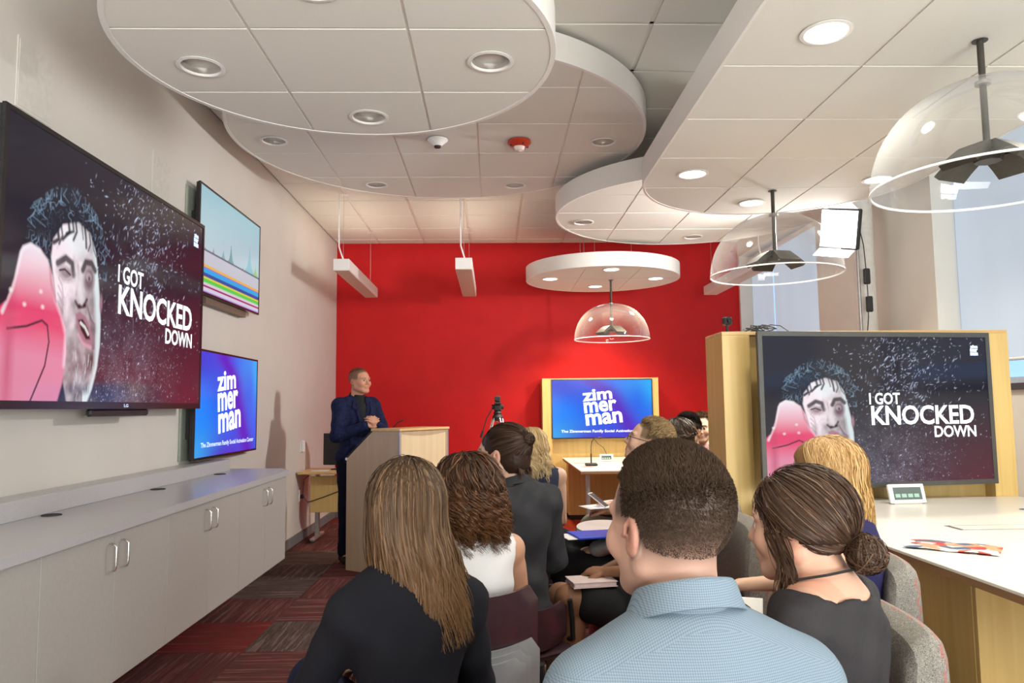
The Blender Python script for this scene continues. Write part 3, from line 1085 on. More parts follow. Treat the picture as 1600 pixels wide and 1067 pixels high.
def controller(x, y, z, w_, h_, rz, label):
    t = empty('touch_controller', (x, y, z), rz, label, 'control panel', 'white touch controllers')
    M = Matrix.Rotation(rad(-18), 4, 'X')
    o = B().box(-w_ / 2, w_ / 2, -.008, .012, 0.004, h_, .006, seg=3).obj('casing', M_white, t, rot=(rad(-15), 0, 0))
    B().box(-w_ / 2 + .022, w_ / 2 - .022, -.0095, -.0078, .022, h_ - .018).obj('screen', mat('dim_touch_screen', (.10, .13, .13), .2), o)
    b = B()
    for k in range(4):
        x0 = -w_ / 2 + .03 + k * (w_ - .06) / 4
        b.box(x0, x0 + (w_ - .06) / 4 - .008, -.0102, -.0095, h_ * .32, h_ * .50)
    b.obj('screen_button', emit('controller_button_glow', (.35, .55, .45), .5), o)
    B().box(-w_ / 2 + .02, w_ / 2 - .02, .0, .07, 0, .012, .004).obj('stand', M_white, t)
    return t

controller(2.19, 3.93, .8605, .20, .105, rad(4), 'white touch controller on the right white table below the large screen')
controller(1.32, 8.75, .7505, .16, .085, 0, 'white touch controller on the table by the red wall')
t = empty('gooseneck_microphone', (1.06, 8.15, .7505), 0, 'black gooseneck microphone on the table by the red wall', 'microphone')
B().box(-.065, .065, -.06, .06, 0, .028, .008).obj('base', M_blackm, t)
B().tube([(0, 0, .025), (0, 0, .20), (.01, .0, .26), (.04, .0, .295), (.085, 0, .30)], .004, 8).obj('gooseneck', M_blackm, t, smooth=True)
B().cyl((0, 0, .03), (0, 0, .13), .008, 10).obj('lower_tube', M_blackm, t, smooth=True)
B().tube([(.08, 0, .30), (.12, 0, .299)], .011, 10).obj('microphone_head', M_blackm, t, smooth=True)
t = empty('black_cable', (1.27, 9.56, .75), 0, 'thin black cable hanging below the blue screen at the red wall', 'cable')
B().tube([(0.0, 0, .25), (.06, -.01, .17), (.13, -.02, .12), (.17, -.05, .03), (.12, -.3, .006), (.09, -.7, .006)], .0035, 6).obj('cord', M_blackm, t, smooth=True)
for x, y, r_, s in ((.98, 8.5, .3, 'pinkish leaflet lying far left on the table by the red wall'), (1.0, 8.0, -.4, 'pinkish leaflet lying near the gooseneck microphone')):
    t = empty('leaflet', (x, y, .7505), r_, s, 'leaflet', 'leaflets on the red wall table')
    B().box(-.07, .07, -.05, .05, 0, .002).obj('sheet', mat('pink_print', (.6, .35, .33), .5), t)
    B().box(-.05, .05, -.03, .0, .002, .0025).obj('printed_band', M_mag, t)

# webcam and loose cable on top of the right unit
t = empty('webcam', (1.385, 4.33, 1.81), rad(15), 'small black webcam on top of the maple unit corner', 'webcam')
B().box(-.035, .035, -.03, .03, 0, .012, .004).obj('foot', M_blackm, t)
B().cyl((0, 0, .01), (0, 0, .05), .008, 10).obj('stem', M_blackm, t)
B().box(-.025, .025, -.022, .022, .05, .10, .008).cyl((0, -.022, .076), (0, -.034, .076), .014, 16).obj('head', M_black, t)
t = empty('loose_cable', (1.56, 4.36, 1.812), 0, 'heap of loose black cable beside the webcam', 'cable')
b = B()
for k in range(7):
    a0 = random.random() * 6
    pts = []
    for q in range(14):
        a = a0 + q * .55
        r_ = .035 + .03 * math.sin(q * .7 + k)
        pts.append((r_ * math.cos(a) * 1.5 + .01 * k - .02, r_ * math.sin(a) * .8, .005 + .006 * k + .012 * math.sin(q + k)))
    pts = [(p[0], p[1], max(.003, p[2])) for p in pts]
    b.tube(pts, .003, 5)
b.tube([(.03, 0, .03), (.10, .02, .055), (.16, .02, .05), (.22, .05, .02), (.24, .10, .004)], .003, 5)
b.obj('coil', M_blackm, t, smooth=True)

# ================================================================== STUDIO LIGHT PANEL ON A STAND
t = empty('studio_light', (3.03, 6.0, 0), 0, 'bright square studio light panel on a tall stand by the window', 'studio light')
for a in (90, 210, 330):
    e = (math.cos(rad(a)) * .2, math.sin(rad(a)) * .34, .01)
    B().tube([(0, 0, .5), e], .010, 8).obj('leg', M_steel, t, smooth=True)
B().cyl((0, 0, .25), (0, 0, 1.7), .018, 12).cyl((0, 0, 1.7), (.0, 0, 2.93), .013, 12).obj('pole', M_steel, t, smooth=True)
B().box(-.022, .022, -.022, .022, 2.86, 2.93, .006).cyl((-.09, -.02, 2.89), (.03, 0, 2.89), .010, 10).obj('head_clamp', M_steel, t)
aim = (Vector((-1.6, 6.2, 1.5)) - Vector((2.87, 5.98, 2.80))).normalized()
q = Vector((-.78, -.58, -.22)).to_track_quat('-Z', 'Y').to_matrix().to_4x4()
Mp = Matrix.Translation((-.17, -.05, -.0 + 2.83)) @ q @ Matrix.Rotation(rad(14), 4, 'Z')
o = B().box(-.165, .165, -.165, .165, 0, .05, .008).obj('panel_housing', M_blackm, t)
o.matrix_local = Mp
p2 = B().box(-.15, .15, -.15, .15, -.006, .001).obj('lit_panel', emit('studio_panel_glow', (1, .98, .95), 9.0), t)
p2.matrix_local = Mp
for s in (-1, 1):
    o = B().box(-.15, .15, -.002, .002, 0, .12).obj('barn_door', M_white, t)
    o.matrix_local = Mp @ Matrix.Translation((0, s * .168, 0)) @ Matrix.Rotation(s * rad(205), 4, 'X')
B().tube([(.02, -.01, 2.86), (.045, -.02, 2.7), (.05, -.03, 2.5), (.055, -.03, 2.3), (.05, -.03, 2.1), (.02, -.02, 1.8), (.03, -.02, .1)], .004, 6).obj('power_cable', M_blackm, t, smooth=True)
B().box(.025, .075, -.055, -.02, 2.37, 2.50, .008).obj('power_pack', M_blackm, t)
B().box(.035, .085, -.055, -.02, 2.14, 2.27, .008).obj('power_pack', M_blackm, t)

# ================================================================== CHAIRS
M_shell = mat('dark_chair_shell', (0.045, 0.022, 0.028), 0.28, var=.1)
M_ribs = mat('grey_chair_plates', (0.22, 0.225, 0.235), 0.35, var=.04)
M_tubeb = mat('black_tube', (0.02, 0.02, 0.022), 0.3)


def curved_panel(wx, z0, z1, y, bow, th, n=12, taper=.0, lean=.0, rnd=.03):
    """an upright shell curved around the sitter's back"""
    b = B()
    front, back = [], []
    mz = 7
    for j in range(mz + 1):
        z = z0 + (z1 - z0) * j / mz
        cut = 0
        e = min(j, mz - j) / mz
        wz = wx * (1 - taper * j / mz) - (rnd * (1 - e * 6) ** 2 if e < 1 / 6 else 0)
        rf, rb = [], []
        for i in range(n + 1):
            u = -1 + 2 * i / n
            x = u * wz
            yy = y + bow * u * u - lean * (z - z0)
            rf.append(b.bm.verts.new((x, yy, z)))
            rb.append(b.bm.verts.new((x, yy - th, z)))
        front.append(rf)
        back.append(rb)
    for j in range(mz):
        for i in range(n):
            b.bm.faces.new((front[j][i], front[j][i + 1], front[j + 1][i + 1], front[j + 1][i]))
            b.bm.faces.new((back[j][i], back[j + 1][i], back[j + 1][i + 1], back[j][i + 1]))
    for i in range(n):
        b.bm.faces.new((front[0][i], back[0][i], back[0][i + 1], front[0][i + 1]))
        b.bm.faces.new((front[mz][i], front[mz][i + 1], back[mz][i + 1], back[mz][i]))
    for j in range(mz):
        b.bm.faces.new((front[j][0], front[j + 1][0], back[j + 1][0], back[j][0]))
        b.bm.faces.new((front[j][n], back[j][n], back[j + 1][n], front[j + 1][n]))
    return b


def nesting_chair(x, y, rz, label, top=.86, plates=3):
    t = empty('stacking_chair', (x, y, 0), rz, label, 'chair', 'dark shell stacking chairs')
    curved_panel(.205, min(.56, top - .16), top, -.20, .065, .012, taper=.06, lean=.12).obj('backrest', M_shell, t, smooth=True)
    for k in range(plates):
        curved_panel(.195 - .026 * k, .44 + .03 * k, top - .15 - .014 * k, -.222 - .014 * k, .06, .010, lean=.05).obj('back_plate', M_ribs, t, smooth=True)
    B().box(-.21, .21, -.20, .22, .425, .445, .01, seg=2).obj('seat', M_shell, t)
    B().box(-.19, .19, -.16, .20, .40, .424, .008).obj('seat_plate', M_ribs, t)
    for s in (-1, 1):
        B().tube([(s * .205, -.17, .62), (s * .22, -.165, .54), (s * .235, -.15, .46), (s * .25, .0, .42), (s * .25, .20, .40), (s * .255, .235, .34), (s * .26, .25, .06)], .011, 8).obj('side_frame', M_tubeb, t, smooth=True)
        B().tube([(s * .25, .02, .415), (s * .255, -.16, .25), (s * .26, -.27, .06)], .011, 8).obj('rear_leg', M_tubeb, t, smooth=True)
        for yy in (.25, -.27):
            B().cyl((s * .26 - .012, yy, .03), (s * .26 + .012, yy, .03), .028, 14).cyl((s * .26, yy, .03), (s * .26, yy, .07), .008, 8).obj('caster', M_blackm, t, smooth=True)
    B().cyl((-.25, .19, .40), (.25, .19, .40), .010, 8).cyl((-.25, -.12, .425), (.25, -.12, .425), .010, 8).obj('cross_bar', M_tubeb, t, smooth=True)
    return t


def upholstery():
    m, nt, bb = new_mat('grey_patterned_upholstery')
    N, L = nt.nodes.new, nt.links.new
    tc = N('ShaderNodeTexCoord')
    br = N('ShaderNodeTexBrick')
    br.inputs['Scale'].default_value = 30
    br.inputs['Color1'].default_value = (.25, .235, .205, 1)
    br.inputs['Color2'].default_value = (.31, .29, .25, 1)
    br.inputs['Mortar'].default_value = (.09, .08, .075, 1)
    br.inputs['Mortar Size'].default_value = .035
    mp = N('ShaderNodeMapping')
    mp.inputs['Rotation'].default_value = (0, rad(90), 0)
    L(tc.outputs['Object'], mp.inputs[0])
    nz = N('ShaderNodeTexNoise')
    nz.inputs['Scale'].default_value = 90
    L(tc.outputs['Object'], nz.inputs['Vector'])
    ad = N('ShaderNodeMixRGB')
    ad.blend_type = 'LINEAR_LIGHT'
    ad.inputs[0].default_value = .05
    L(mp.outputs[0], ad.inputs[1])
    L(nz.outputs['Color'], ad.inputs[2])
    L(ad.outputs[0], br.inputs['Vector'])
    # woven red marks down the middle
    vo = N('ShaderNodeTexChecker')
    vo.inputs['Scale'].default_value = 40
    sx = N('ShaderNodeSeparateXYZ')
    L(tc.outputs['Object'], sx.inputs[0])
    L(tc.outputs['Object'], vo.inputs['Vector'])
    ab = N('ShaderNodeMath')
    ab.operation = 'ABSOLUTE'
    sh = N('ShaderNodeMath')
    sh.operation = 'ADD'
    sh.inputs[1].default_value = .325
    L(sx.outputs['Y'], sh.inputs[0])
    L(sh.outputs[0], ab.inputs[0])
    lt = N('ShaderNodeMath')
    lt.operation = 'LESS_THAN'
    lt.inputs[1].default_value = .010
    L(ab.outputs[0], lt.inputs[0])
    mu = N('ShaderNodeMath')
    mu.operation = 'MULTIPLY'
    L(lt.outputs[0], mu.inputs[0])
    L(vo.outputs['Fac'], mu.inputs[1])
    mu2 = N('ShaderNodeMath')
    mu2.operation = 'MULTIPLY'
    mu2.inputs[1].default_value = .45
    L(mu.outputs[0], mu2.inputs[0])
    mx = N('ShaderNodeMixRGB')
    mx.inputs[2].default_value = (.40, .08, .06, 1)
    L(mu2.outputs[0], mx.inputs[0])
    L(br.outputs['Color'], mx.inputs[1])
    L(mx.outputs[0], bb.inputs['Base Color'])
    bb.inputs['Roughness'].default_value = .9
    bp = N('ShaderNodeBump')
    bp.inputs['Strength'].default_value = .6
    bp.inputs['Distance'].default_value = .003
    L(nz.outputs['Fac'], bp.inputs['Height'])
    L(bp.outputs[0], bb.inputs['Normal'])
    return m

M_uph = upholstery()
M_redfab = mat('red_seat_fabric', (.62, .035, .025), .85, var=.12, scale=220, bump=.4, bscale=400, sheen=.2)
M_tab = mat('tablet_arm_white', (.66, .62, .56), .35, var=.01)


def lounge_chair(x, y, rz, label, tablet=True, tside=1, toff=0.0, top=.915):
    """faces +Y; thick curved back, red seat, white tablet arm"""
    t = empty('lounge_chair', (x, y, 0), rz, label, 'chair', 'lounge chairs with tablet arms')
    b = B().box(-.30, .30, -.22, .34, .10, .455, .035, seg=3)
    b.obj('seat', M_redfab, t, smooth=True)
    # backrest as a padded shell
    b = B()
    n, ring = 14, []
    for i in range(n + 1):
        u = -1 + 2 * i / n
        x_ = u * .255
        y_ = -.25 + .03 * u ** 4
        hgt = top - .012 * u * u
        sec = [(0.0, .30), (.005, hgt - .06), (-.02, hgt - .01), (-.075, hgt + .015), (-.105, hgt - .01), (-.118, hgt - .06), (-.11, .30)]
        e = 1 - .25 * max(0, abs(u) - .85) / .15
        ring.append([b.bm.verts.new((x_, y_ - .075 + (q[0] + .075) * e, .30 + (q[1] - .30) * (1 - .02 * (1 - e)))) for q in sec])
    for i in range(n):
        for k in range(len(ring[0])):
            k2 = (k + 1) % len(ring[0])
            b.bm.faces.new((ring[i][k], ring[i][k2], ring[i + 1][k2], ring[i + 1][k]))
    b.bm.faces.new(ring[0][::-1])
    b.bm.faces.new(ring[-1])
    o = b.obj('backrest', M_uph, t, smooth=True)
    sub = o.modifiers.new('round', 'SUBSURF')
    sub.levels = sub.render_levels = 1
    B().box(-.28, .28, -.40, -.20, .12, .33, .02, seg=2).obj('lower_back', M_blackm, t, smooth=True)
    for sx_ in (-1, 1):
        for yy in (-.30, .28):
            B().cyl((sx_ * .25, yy, 0), (sx_ * .25, yy, .12), .018, 12).obj('leg', M_blackm, t, smooth=True)
    if tablet:
        B().tube([(tside * .32, -.02, .30), (tside * .335, .0, .55), (tside * .30, .06, .715)], .014, 10).obj('tablet_post', M_blackm, t, smooth=True)
        el = [(tside * .17 + .235 * math.cos(2 * PI * k / 40), .28 + toff + .145 * math.sin(2 * PI * k / 40)) for k in range(40)]
        B().prism(el, .715, .735).obj('tablet', M_tab, t)
    return t
# ================================================================== SCREENS
def grid_screen(name, rgb):
    """a flat pixel grid, unit size, in the XZ plane facing -Y; rgb is (rows top-down, cols, 3), linear"""
    hh, ww, _ = rgb.shape
    xs = np.linspace(-.5, .5, ww)
    zs = np.linspace(.5, -.5, hh)
    X, Z = np.meshgrid(xs, zs)
    v = np.stack([X, np.zeros_like(X), Z], -1).reshape(-1, 3)
    i = np.arange(hh * ww).reshape(hh, ww)
    f = np.stack([i[1:, :-1], i[1:, 1:], i[:-1, 1:], i[:-1, :-1]], -1).reshape(-1, 4)
    return raw_mesh(name, v, f, col=rgb.reshape(-1, 3))


def smooth_noise(h, w_, cell, r):
    gh, gw = int(h / cell) + 3, int(w_ / cell) + 3
    g = r.random((gh, gw))
    y = np.arange(h)[:, None] / cell
    x = np.arange(w_)[None, :] / cell
    iy, ix = y.astype(int), x.astype(int)
    fy, fx = y - iy, x - ix
    fy, fx = fy * fy * (3 - 2 * fy), fx * fx * (3 - 2 * fx)
    return (g[iy, ix] * (1 - fy) * (1 - fx) + g[iy + 1, ix] * fy * (1 - fx) + g[iy, ix + 1] * (1 - fy) * fx + g[iy + 1, ix + 1] * fy * fx)


def paint_boxer(W_=520, H_=292):
    r = np.random.default_rng(5)
    img = np.zeros((H_, W_, 3))
    A = 16 / 9
    v, u = np.meshgrid(np.linspace(0, 1, H_), np.linspace(0, A, W_), indexing='ij')
    img[:] = (.010, .009, .022)
    m = np.clip((v - .45) * 1.6, 0, 1) * np.clip((u - .75) / .9, 0, 1)
    img += m[..., None] * np.array((.10, .004, .012))
    fogn = smooth_noise(H_, W_, 30, r) * .6 + smooth_noise(H_, W_, 9, r) * .4
    fog = np.exp(-(((u - .85) / .42) ** 2 + ((v - .95) / .30) ** 2)) * fogn * .22
    img += fog[..., None] * np.array((.60, .55, .70))
    img += (np.exp(-(((u - 1.05) / .3) ** 2 + ((v - .35) / .35) ** 2)) * fogn * .03)[..., None] * np.array((1, .85, .8))
    # spray
    def drop(cx, cy, ln, wd, a, br):
        x0, x1 = int((cx - ln) / A * W_) - 2, int((cx + ln) / A * W_) + 3
        y0, y1 = int((cy - ln) * H_) - 2, int((cy + ln) * H_) + 3
        x0, y0, x1, y1 = max(x0, 0), max(y0, 0), min(x1, W_), min(y1, H_)
        if x1 <= x0 or y1 <= y0:
            return
        uu, vv = u[y0:y1, x0:x1] - cx, v[y0:y1, x0:x1] - cy
        c, s_ = math.cos(a), math.sin(a)
        p, q = uu * c + vv * s_, -uu * s_ + vv * c
        d = np.exp(-(p / ln) ** 2 * 2.2 - (q / wd) ** 2 * 2.2) * br
        img[y0:y1, x0:x1] += d[..., None] * np.array((.62, .72, .95))
    for _ in range(950):
        if r.random() < .55:
            cx, cy = r.normal(1.10, .22), abs(r.normal(.28, .20))
            a, ln = r.normal(-.8, .5), r.uniform(.005, .021)
        else:
            cx, cy = r.normal(1.05, .38), r.uniform(.0, 1)
            a, ln = r.normal(.2, .9), r.uniform(.003, .009)
        if cx < .5:
            continue
        drop(cx, cy, ln, r.uniform(.002, .0055), a, r.uniform(.12, 1.0) ** 1.3)
    for _ in range(1000):
        cx, cy = r.normal(.92, .25), 1 - abs(r.normal(0, .2))
        if cx > .5:
            drop(cx, cy, .0035, .003, 0, r.uniform(.1, .5))
    # helpers
    def ell_(cx, cy, rx, ry, a=0, soft=.012):
        c, s_ = math.cos(a), math.sin(a)
        p, q = (u - cx) * c + (v - cy) * s_, -(u - cx) * s_ + (v - cy) * c
        d = np.sqrt((p / rx) ** 2 + (q / ry) ** 2) - 1
        return np.clip(.5 - d * min(rx, ry) / soft, 0, 1)

    def stroke(pts, wd, soft=.006):
        d = np.full(u.shape, 9.)
        for (x0, y0), (x1, y1) in zip(pts[:-1], pts[1:]):
            dx, dy = x1 - x0, y1 - y0
            t_ = np.clip(((u - x0) * dx + (v - y0) * dy) / (dx * dx + dy * dy + 1e-9), 0, 1)
            d = np.minimum(d, np.hypot(u - x0 - t_ * dx, v - y0 - t_ * dy))
        return np.clip(.5 + (wd - d) / soft, 0, 1)

    def put(m_, c, a=1.0):
        img[:] = img * (1 - m_[..., None] * a) + np.array(c) * m_[..., None] * a

    def poly(pts, soft=.010):
        d = np.full(u.shape, 9.)
        ins = np.zeros(u.shape, bool)
        n = len(pts)
        for i in range(n):
            (x0, y0), (x1, y1) = pts[i], pts[(i + 1) % n]
            dx, dy = x1 - x0, y1 - y0
            t_ = np.clip(((u - x0) * dx + (v - y0) * dy) / (dx * dx + dy * dy + 1e-9), 0, 1)
            d = np.minimum(d, np.hypot(u - x0 - t_ * dx, v - y0 - t_ * dy))
            if y0 != y1:
                ins ^= ((y0 > v) != (y1 > v)) & (u < (x1 - x0) * (v - y0) / (y1 - y0) + x0)
        sd = np.where(ins, d, -d)
        return np.clip(.5 + sd / soft, 0, 1)
    # hair mass with wet curls
    hair = poly([(.13, .47), (.14, .38), (.20, .29), (.27, .21), (.36, .165), (.46, .155), (.56, .19), (.63, .26), (.68, .36), (.72, .46), (.71, .56), (.64, .40), (.56, .32), (.40, .34), (.33, .40), (.28, .52), (.20, .52)], .02)
    put(hair, (.012, .016, .03))
    hn = smooth_noise(H_, W_, 5, r)
    ridg = np.abs(np.sin((u * 38 + v * 22 + hn * 5)))
    put(hair * np.clip((ridg - .88) * 9, 0, 1) * smooth_noise(H_, W_, 11, r) ** 1.5, (.26, .42, .60), .75)
    for _ in range(34):
        a0 = r.uniform(3.3, 6.2)
        cx, cy = .43 + .26 * math.cos(a0), .36 + .19 * math.sin(a0)
        put(stroke([(cx, cy), (cx + r.normal(0, .02), cy + .03), (cx + r.normal(0, .03), cy + .05)], .0018), (.30, .48, .66), .4)
    # face
    face = poly([(.29, .46), (.30, .39), (.36, .32), (.47, .285), (.56, .31), (.61, .38), (.635, .47), (.655, .56), (.67, .66), (.672, .76), (.655, .86), (.62, .95), (.58, 1.01), (.44, 1.02), (.36, .80), (.33, .60)], .012)
    lit = np.clip(.60 - (u - .45) * 1.6 + .38 * smooth_noise(H_, W_, 12, r) + .12 * smooth_noise(H_, W_, 5, r) - .75 * np.clip(v - .5, 0, 1), .05, 1) ** 1.5 * 1.15
    fc = lit[..., None] * np.array((.86, .74, .80))
    img[:] = img * (1 - face[..., None]) + fc * face[..., None]
    put(ell_(.46, .36, .10, .06, 0, .05) * face, (.92, .97, 1.0), .75)
    # rim light on the far cheek
    rim = face * np.clip(1 - poly([(.30, .40), (.56, .30), (.595, .40), (.61, .55), (.635, .70), (.63, .84), (.59, .96), (.40, 1.0)], .03), 0, 1) * (u > .55)
    put(rim, (.80, .92, .95), .85)
    # ear
    put(ell_(.668, .585, .012, .035), (.35, .2, .25))
    # brows, eyes
    put(stroke([(.335, .475), (.39, .445), (.435, .458), (.45, .50)], .014, .012), (.03, .02, .03), .92)
    put(stroke([(.515, .47), (.535, .435), (.58, .43), (.61, .455)], .014, .012), (.03, .02, .03), .92)
    put(ell_(.39, .505, .05, .026, .1, .03), (.20, .12, .15), .8)
    put(stroke([(.35, .50), (.385, .49), (.425, .505)], .004), (.03, .015, .02))
    put(stroke([(.35, .52), (.39, .53), (.43, .515)], .0035), (.6, .45, .5))
    put(ell_(.565, .50, .038, .045, .1, .03), (.12, .05, .08), .9)
    put(ell_(.562, .49, .022, .018, .1, .01), (.55, .42, .5), .8)
    put(ell_(.567, .497, .009, .010), (.02, .02, .03))
    # nose
    put(stroke([(.478, .46), (.488, .52), (.475, .575)], .006, .015), (.38, .26, .30), .8)
    put(ell_(.50, .555, .026, .075, -.35, .03), (.88, .80, .84), .8)
    put(stroke([(.47, .605), (.495, .625), (.53, .618), (.555, .585)], .007, .010), (.06, .03, .04), .9)
    put(ell_(.50, .618, .012, .007), (.01, .0, .0))
    put(ell_(.54, .612, .012, .008), (.01, .0, .0))
    # cheek folds
    for k in range(4):
        put(stroke([(.555 + .012 * k, .60 + .02 * k), (.595 + .010 * k, .68), (.61 + .006 * k, .78)], .0035, .008), (.20, .12, .16), .7)
        put(stroke([(.345, .53 + .03 * k), (.37, .555 + .03 * k), (.385, .60 + .03 * k)], .003, .008), (.30, .14, .20), .6)
    # mouth, twisted open
    put(poly([(.475, .655), (.505, .64), (.55, .655), (.585, .69), (.612, .745), (.60, .775), (.55, .77), (.51, .73), (.485, .70)]), (.42, .20, .26))
    put(poly([(.495, .675), (.53, .668), (.57, .70), (.592, .745), (.56, .748), (.52, .715)]), (.03, .01, .015))
    put(stroke([(.515, .685), (.55, .70), (.575, .725)], .007), (.75, .75, .75))
    put(stroke([(.50, .735), (.54, .768), (.60, .778)], .008, .012), (.75, .40, .50), .8)
    put(stroke([(.505, .80), (.53, .86), (.60, .87)], .008, .03), (.16, .10, .13), .7)
    put(stroke([(.50, .90), (.55, .93), (.60, .90)], .02, .04), (.70, .68, .76), .5)
    for _ in range(36):
        a0 = r.random()
        x0, y0 = .47 + .17 * r.random(), .80 + .2 * a0
        put(stroke([(x0, y0), (x0 + r.normal(0, .006), y0 + .03)], .0016, .005) * face, (.85, .92, .95), .5)
    # hanging curls over the brow
    for k in range(9):
        x0 = .31 + .29 * (k + r.random() * .7) / 9
        y0 = .335 + .10 * ((x0 - .46) / .18) ** 2
        put(stroke([(x0, y0 - .05), (x0 + .012, y0 - .01), (x0 + .02 * r.normal(), y0 + .03 * r.random())], .007 * r.random() + .003, .010), (.012, .016, .03), .95)
    # glove
    glove = poly([(-.05, 1.05), (-.02, .70), (.04, .66), (.075, .58), (.10, .48), (.115, .455), (.16, .435), (.22, .445), (.27, .475), (.305, .53), (.33, .61), (.37, .66), (.41, .72), (.42, .82), (.40, .93), (.35, 1.05)], .012)
    gy = np.clip((v - .45) / .22, 0, 1)
    gcol = (1 - gy)[..., None] * np.array((.93, .82, .90)) + gy[..., None] * np.array((.80, .055, .17))
    low = np.clip((v - .72) / .12, 0, 1)[..., None]
    gcol = gcol * (1 - low) + low * (np.array((.80, .28, .42)) * (1 - .35 * np.clip(v[..., None] - .8, 0, 1)))
    img[:] = img * (1 - glove[..., None]) + gcol * glove[..., None]
    put(stroke([(.02, .70), (.07, .61), (.11, .47), (.16, .438), (.22, .447)], .008, .012) * glove, (.95, .90, .97), .8)
    put(stroke([(.31, .535), (.335, .615), (.38, .67), (.415, .74), (.41, .86)], .012, .02) * glove, (.92, .72, .84), .8)
    put(stroke([(.05, .755), (.16, .735), (.25, .705), (.285, .72), (.30, .78), (.28, .87), (.20, 1.0)], .0045, .005) * glove, (.06, .01, .03), .95)
    put(stroke([(.285, .50), (.30, .56), (.335, .62)], .006, .014) * glove, (.5, .05, .12), .6)
    put(ell_(.06, .86, .02, .2, 0, .05) * glove, (.55, .06, .14), .7)
    for x0, y0 in ((.235, .60), (.06, .62), (.14, .66), (.25, .655)):
        put(ell_(x0, y0, .008, .006), (1, .95, .95), .9)
    return np.clip(img, 0, 1)


def paint_blue(W_=120, H_=68):
    v, u = np.meshgrid(np.linspace(0, 1, H_), np.linspace(0, 1, W_), indexing='ij')
    img = np.zeros((H_, W_, 3))
    img[:] = (.004, .10, .85)
    def g(cx, cy, rx, ry, c, a=1):
        m_ = np.exp(-(((u - cx) / rx) ** 2 + ((v - cy) / ry) ** 2))[..., None] * a
        img[:] = img * (1 - m_) + np.array(c) * m_
    g(.0, .15, .35, .35, (.02, .03, .62))
    g(.05, .55, .25, .30, (.0, .22, 1.0))
    g(.02, 1.0, .30, .28, (.03, .42, .90))
    g(1.0, .10, .28, .40, (.0, .45, .95))
    g(.85, .5, .12, .5, (.0, .14, .85))
    band = np.exp(-((u - (.52 + .32 * np.clip(v, 0, 1) ** 1.2 - .12 * np.exp(-(v / .15) ** 2))) / .13) ** 2)[..., None] * .92
    img[:] = img * (1 - band) + np.array((.09, .006, .52)) * band
    g(.45, 1.05, .35, .20, (.08, .01, .50), .8)
    return np.clip(img, 0, 1)


def paint_chart(W_=200, H_=112):
    v, u = np.meshgrid(np.linspace(0, 1, H_), np.linspace(0, 1, W_), indexing='ij')
    img = np.zeros((H_, W_, 3))
    top = np.array((.28, .50, .58))
    mid = np.array((.46, .60, .66))
    t_ = np.clip(v / .6, 0, 1)[..., None]
    img[:] = top * (1 - t_) + mid * t_
    for c, h_, wd, col in ((.20, .07, .010, (.25, .2, .4)), (.35, .10, .016, (.15, .38, .42)), (.475, .22, .018, (.07, .30, .33)), (.69, .03, .01, (.2, .2, .25)), (.81, .33, .03, (.20, .50, .58)), (.93, .13, .024, (.30, .55, .15)), (.08, .03, .01, (.2, .3, .35))):
        pk = h_ * np.exp(-np.abs(u - c) / wd)
        m_ = ((v > .60 - pk) & (v < .60)).astype(float)[..., None] * .8
        img[:] = img * (1 - m_) + np.array(col) * m_
    low = (v > .60)[..., None]
    img[:] = np.where(low, np.array((.52, .55, .62)), img)
    img[:] = np.where((np.abs(v - .60) < .006)[..., None], np.array((.10, .14, .18)), img)
    y = .735
    for h_, col in ((.022, (.75, .45, .10)), (.012, (.35, .10, .55)), (.05, (.0, .38, .80)), (.028, (.01, .07, .35)), (.022, (.70, .62, .05)), (.04, (.07, .60, .08)), (.02, (.62, .60, .65)), (.018, (.35, .0, .15)), (.035, (.62, .60, .72)), (.025, (.34, .20, .62)), (.04, (.55, .55, .65)), (.012, (.4, .3, .6))):
        img[:] = np.where(((v >= y) & (v < y + h_))[..., None], np.array(col), img)
        y += h_
    return img

BOXER = grid_screen('screen', paint_boxer())
BLUE = grid_screen('screen', paint_blue())
CHART = grid_screen('screen', paint_chart())
BOXER.materials.append(screen_mat('boxing_advert_picture', .95, .10))
M_scr_blue = screen_mat('blue_slide_picture', 1.0, .2)
BLUE.materials.append(M_scr_blue)
CHART.materials.append(screen_mat('chart_picture', 1.0, .2))
M_txt = emit('lit_lettering', (.92, .96, 1.0), 1.0)
M_txt2 = emit('lit_small_lettering', (.62, .75, 1.0), .9)
M_bez = mat('gloss_black_bezel', (.016, .015, .017), .2, var=.1)
M_bez2 = mat('graphite_bezel', (.10, .10, .095), .35, metal=.4)


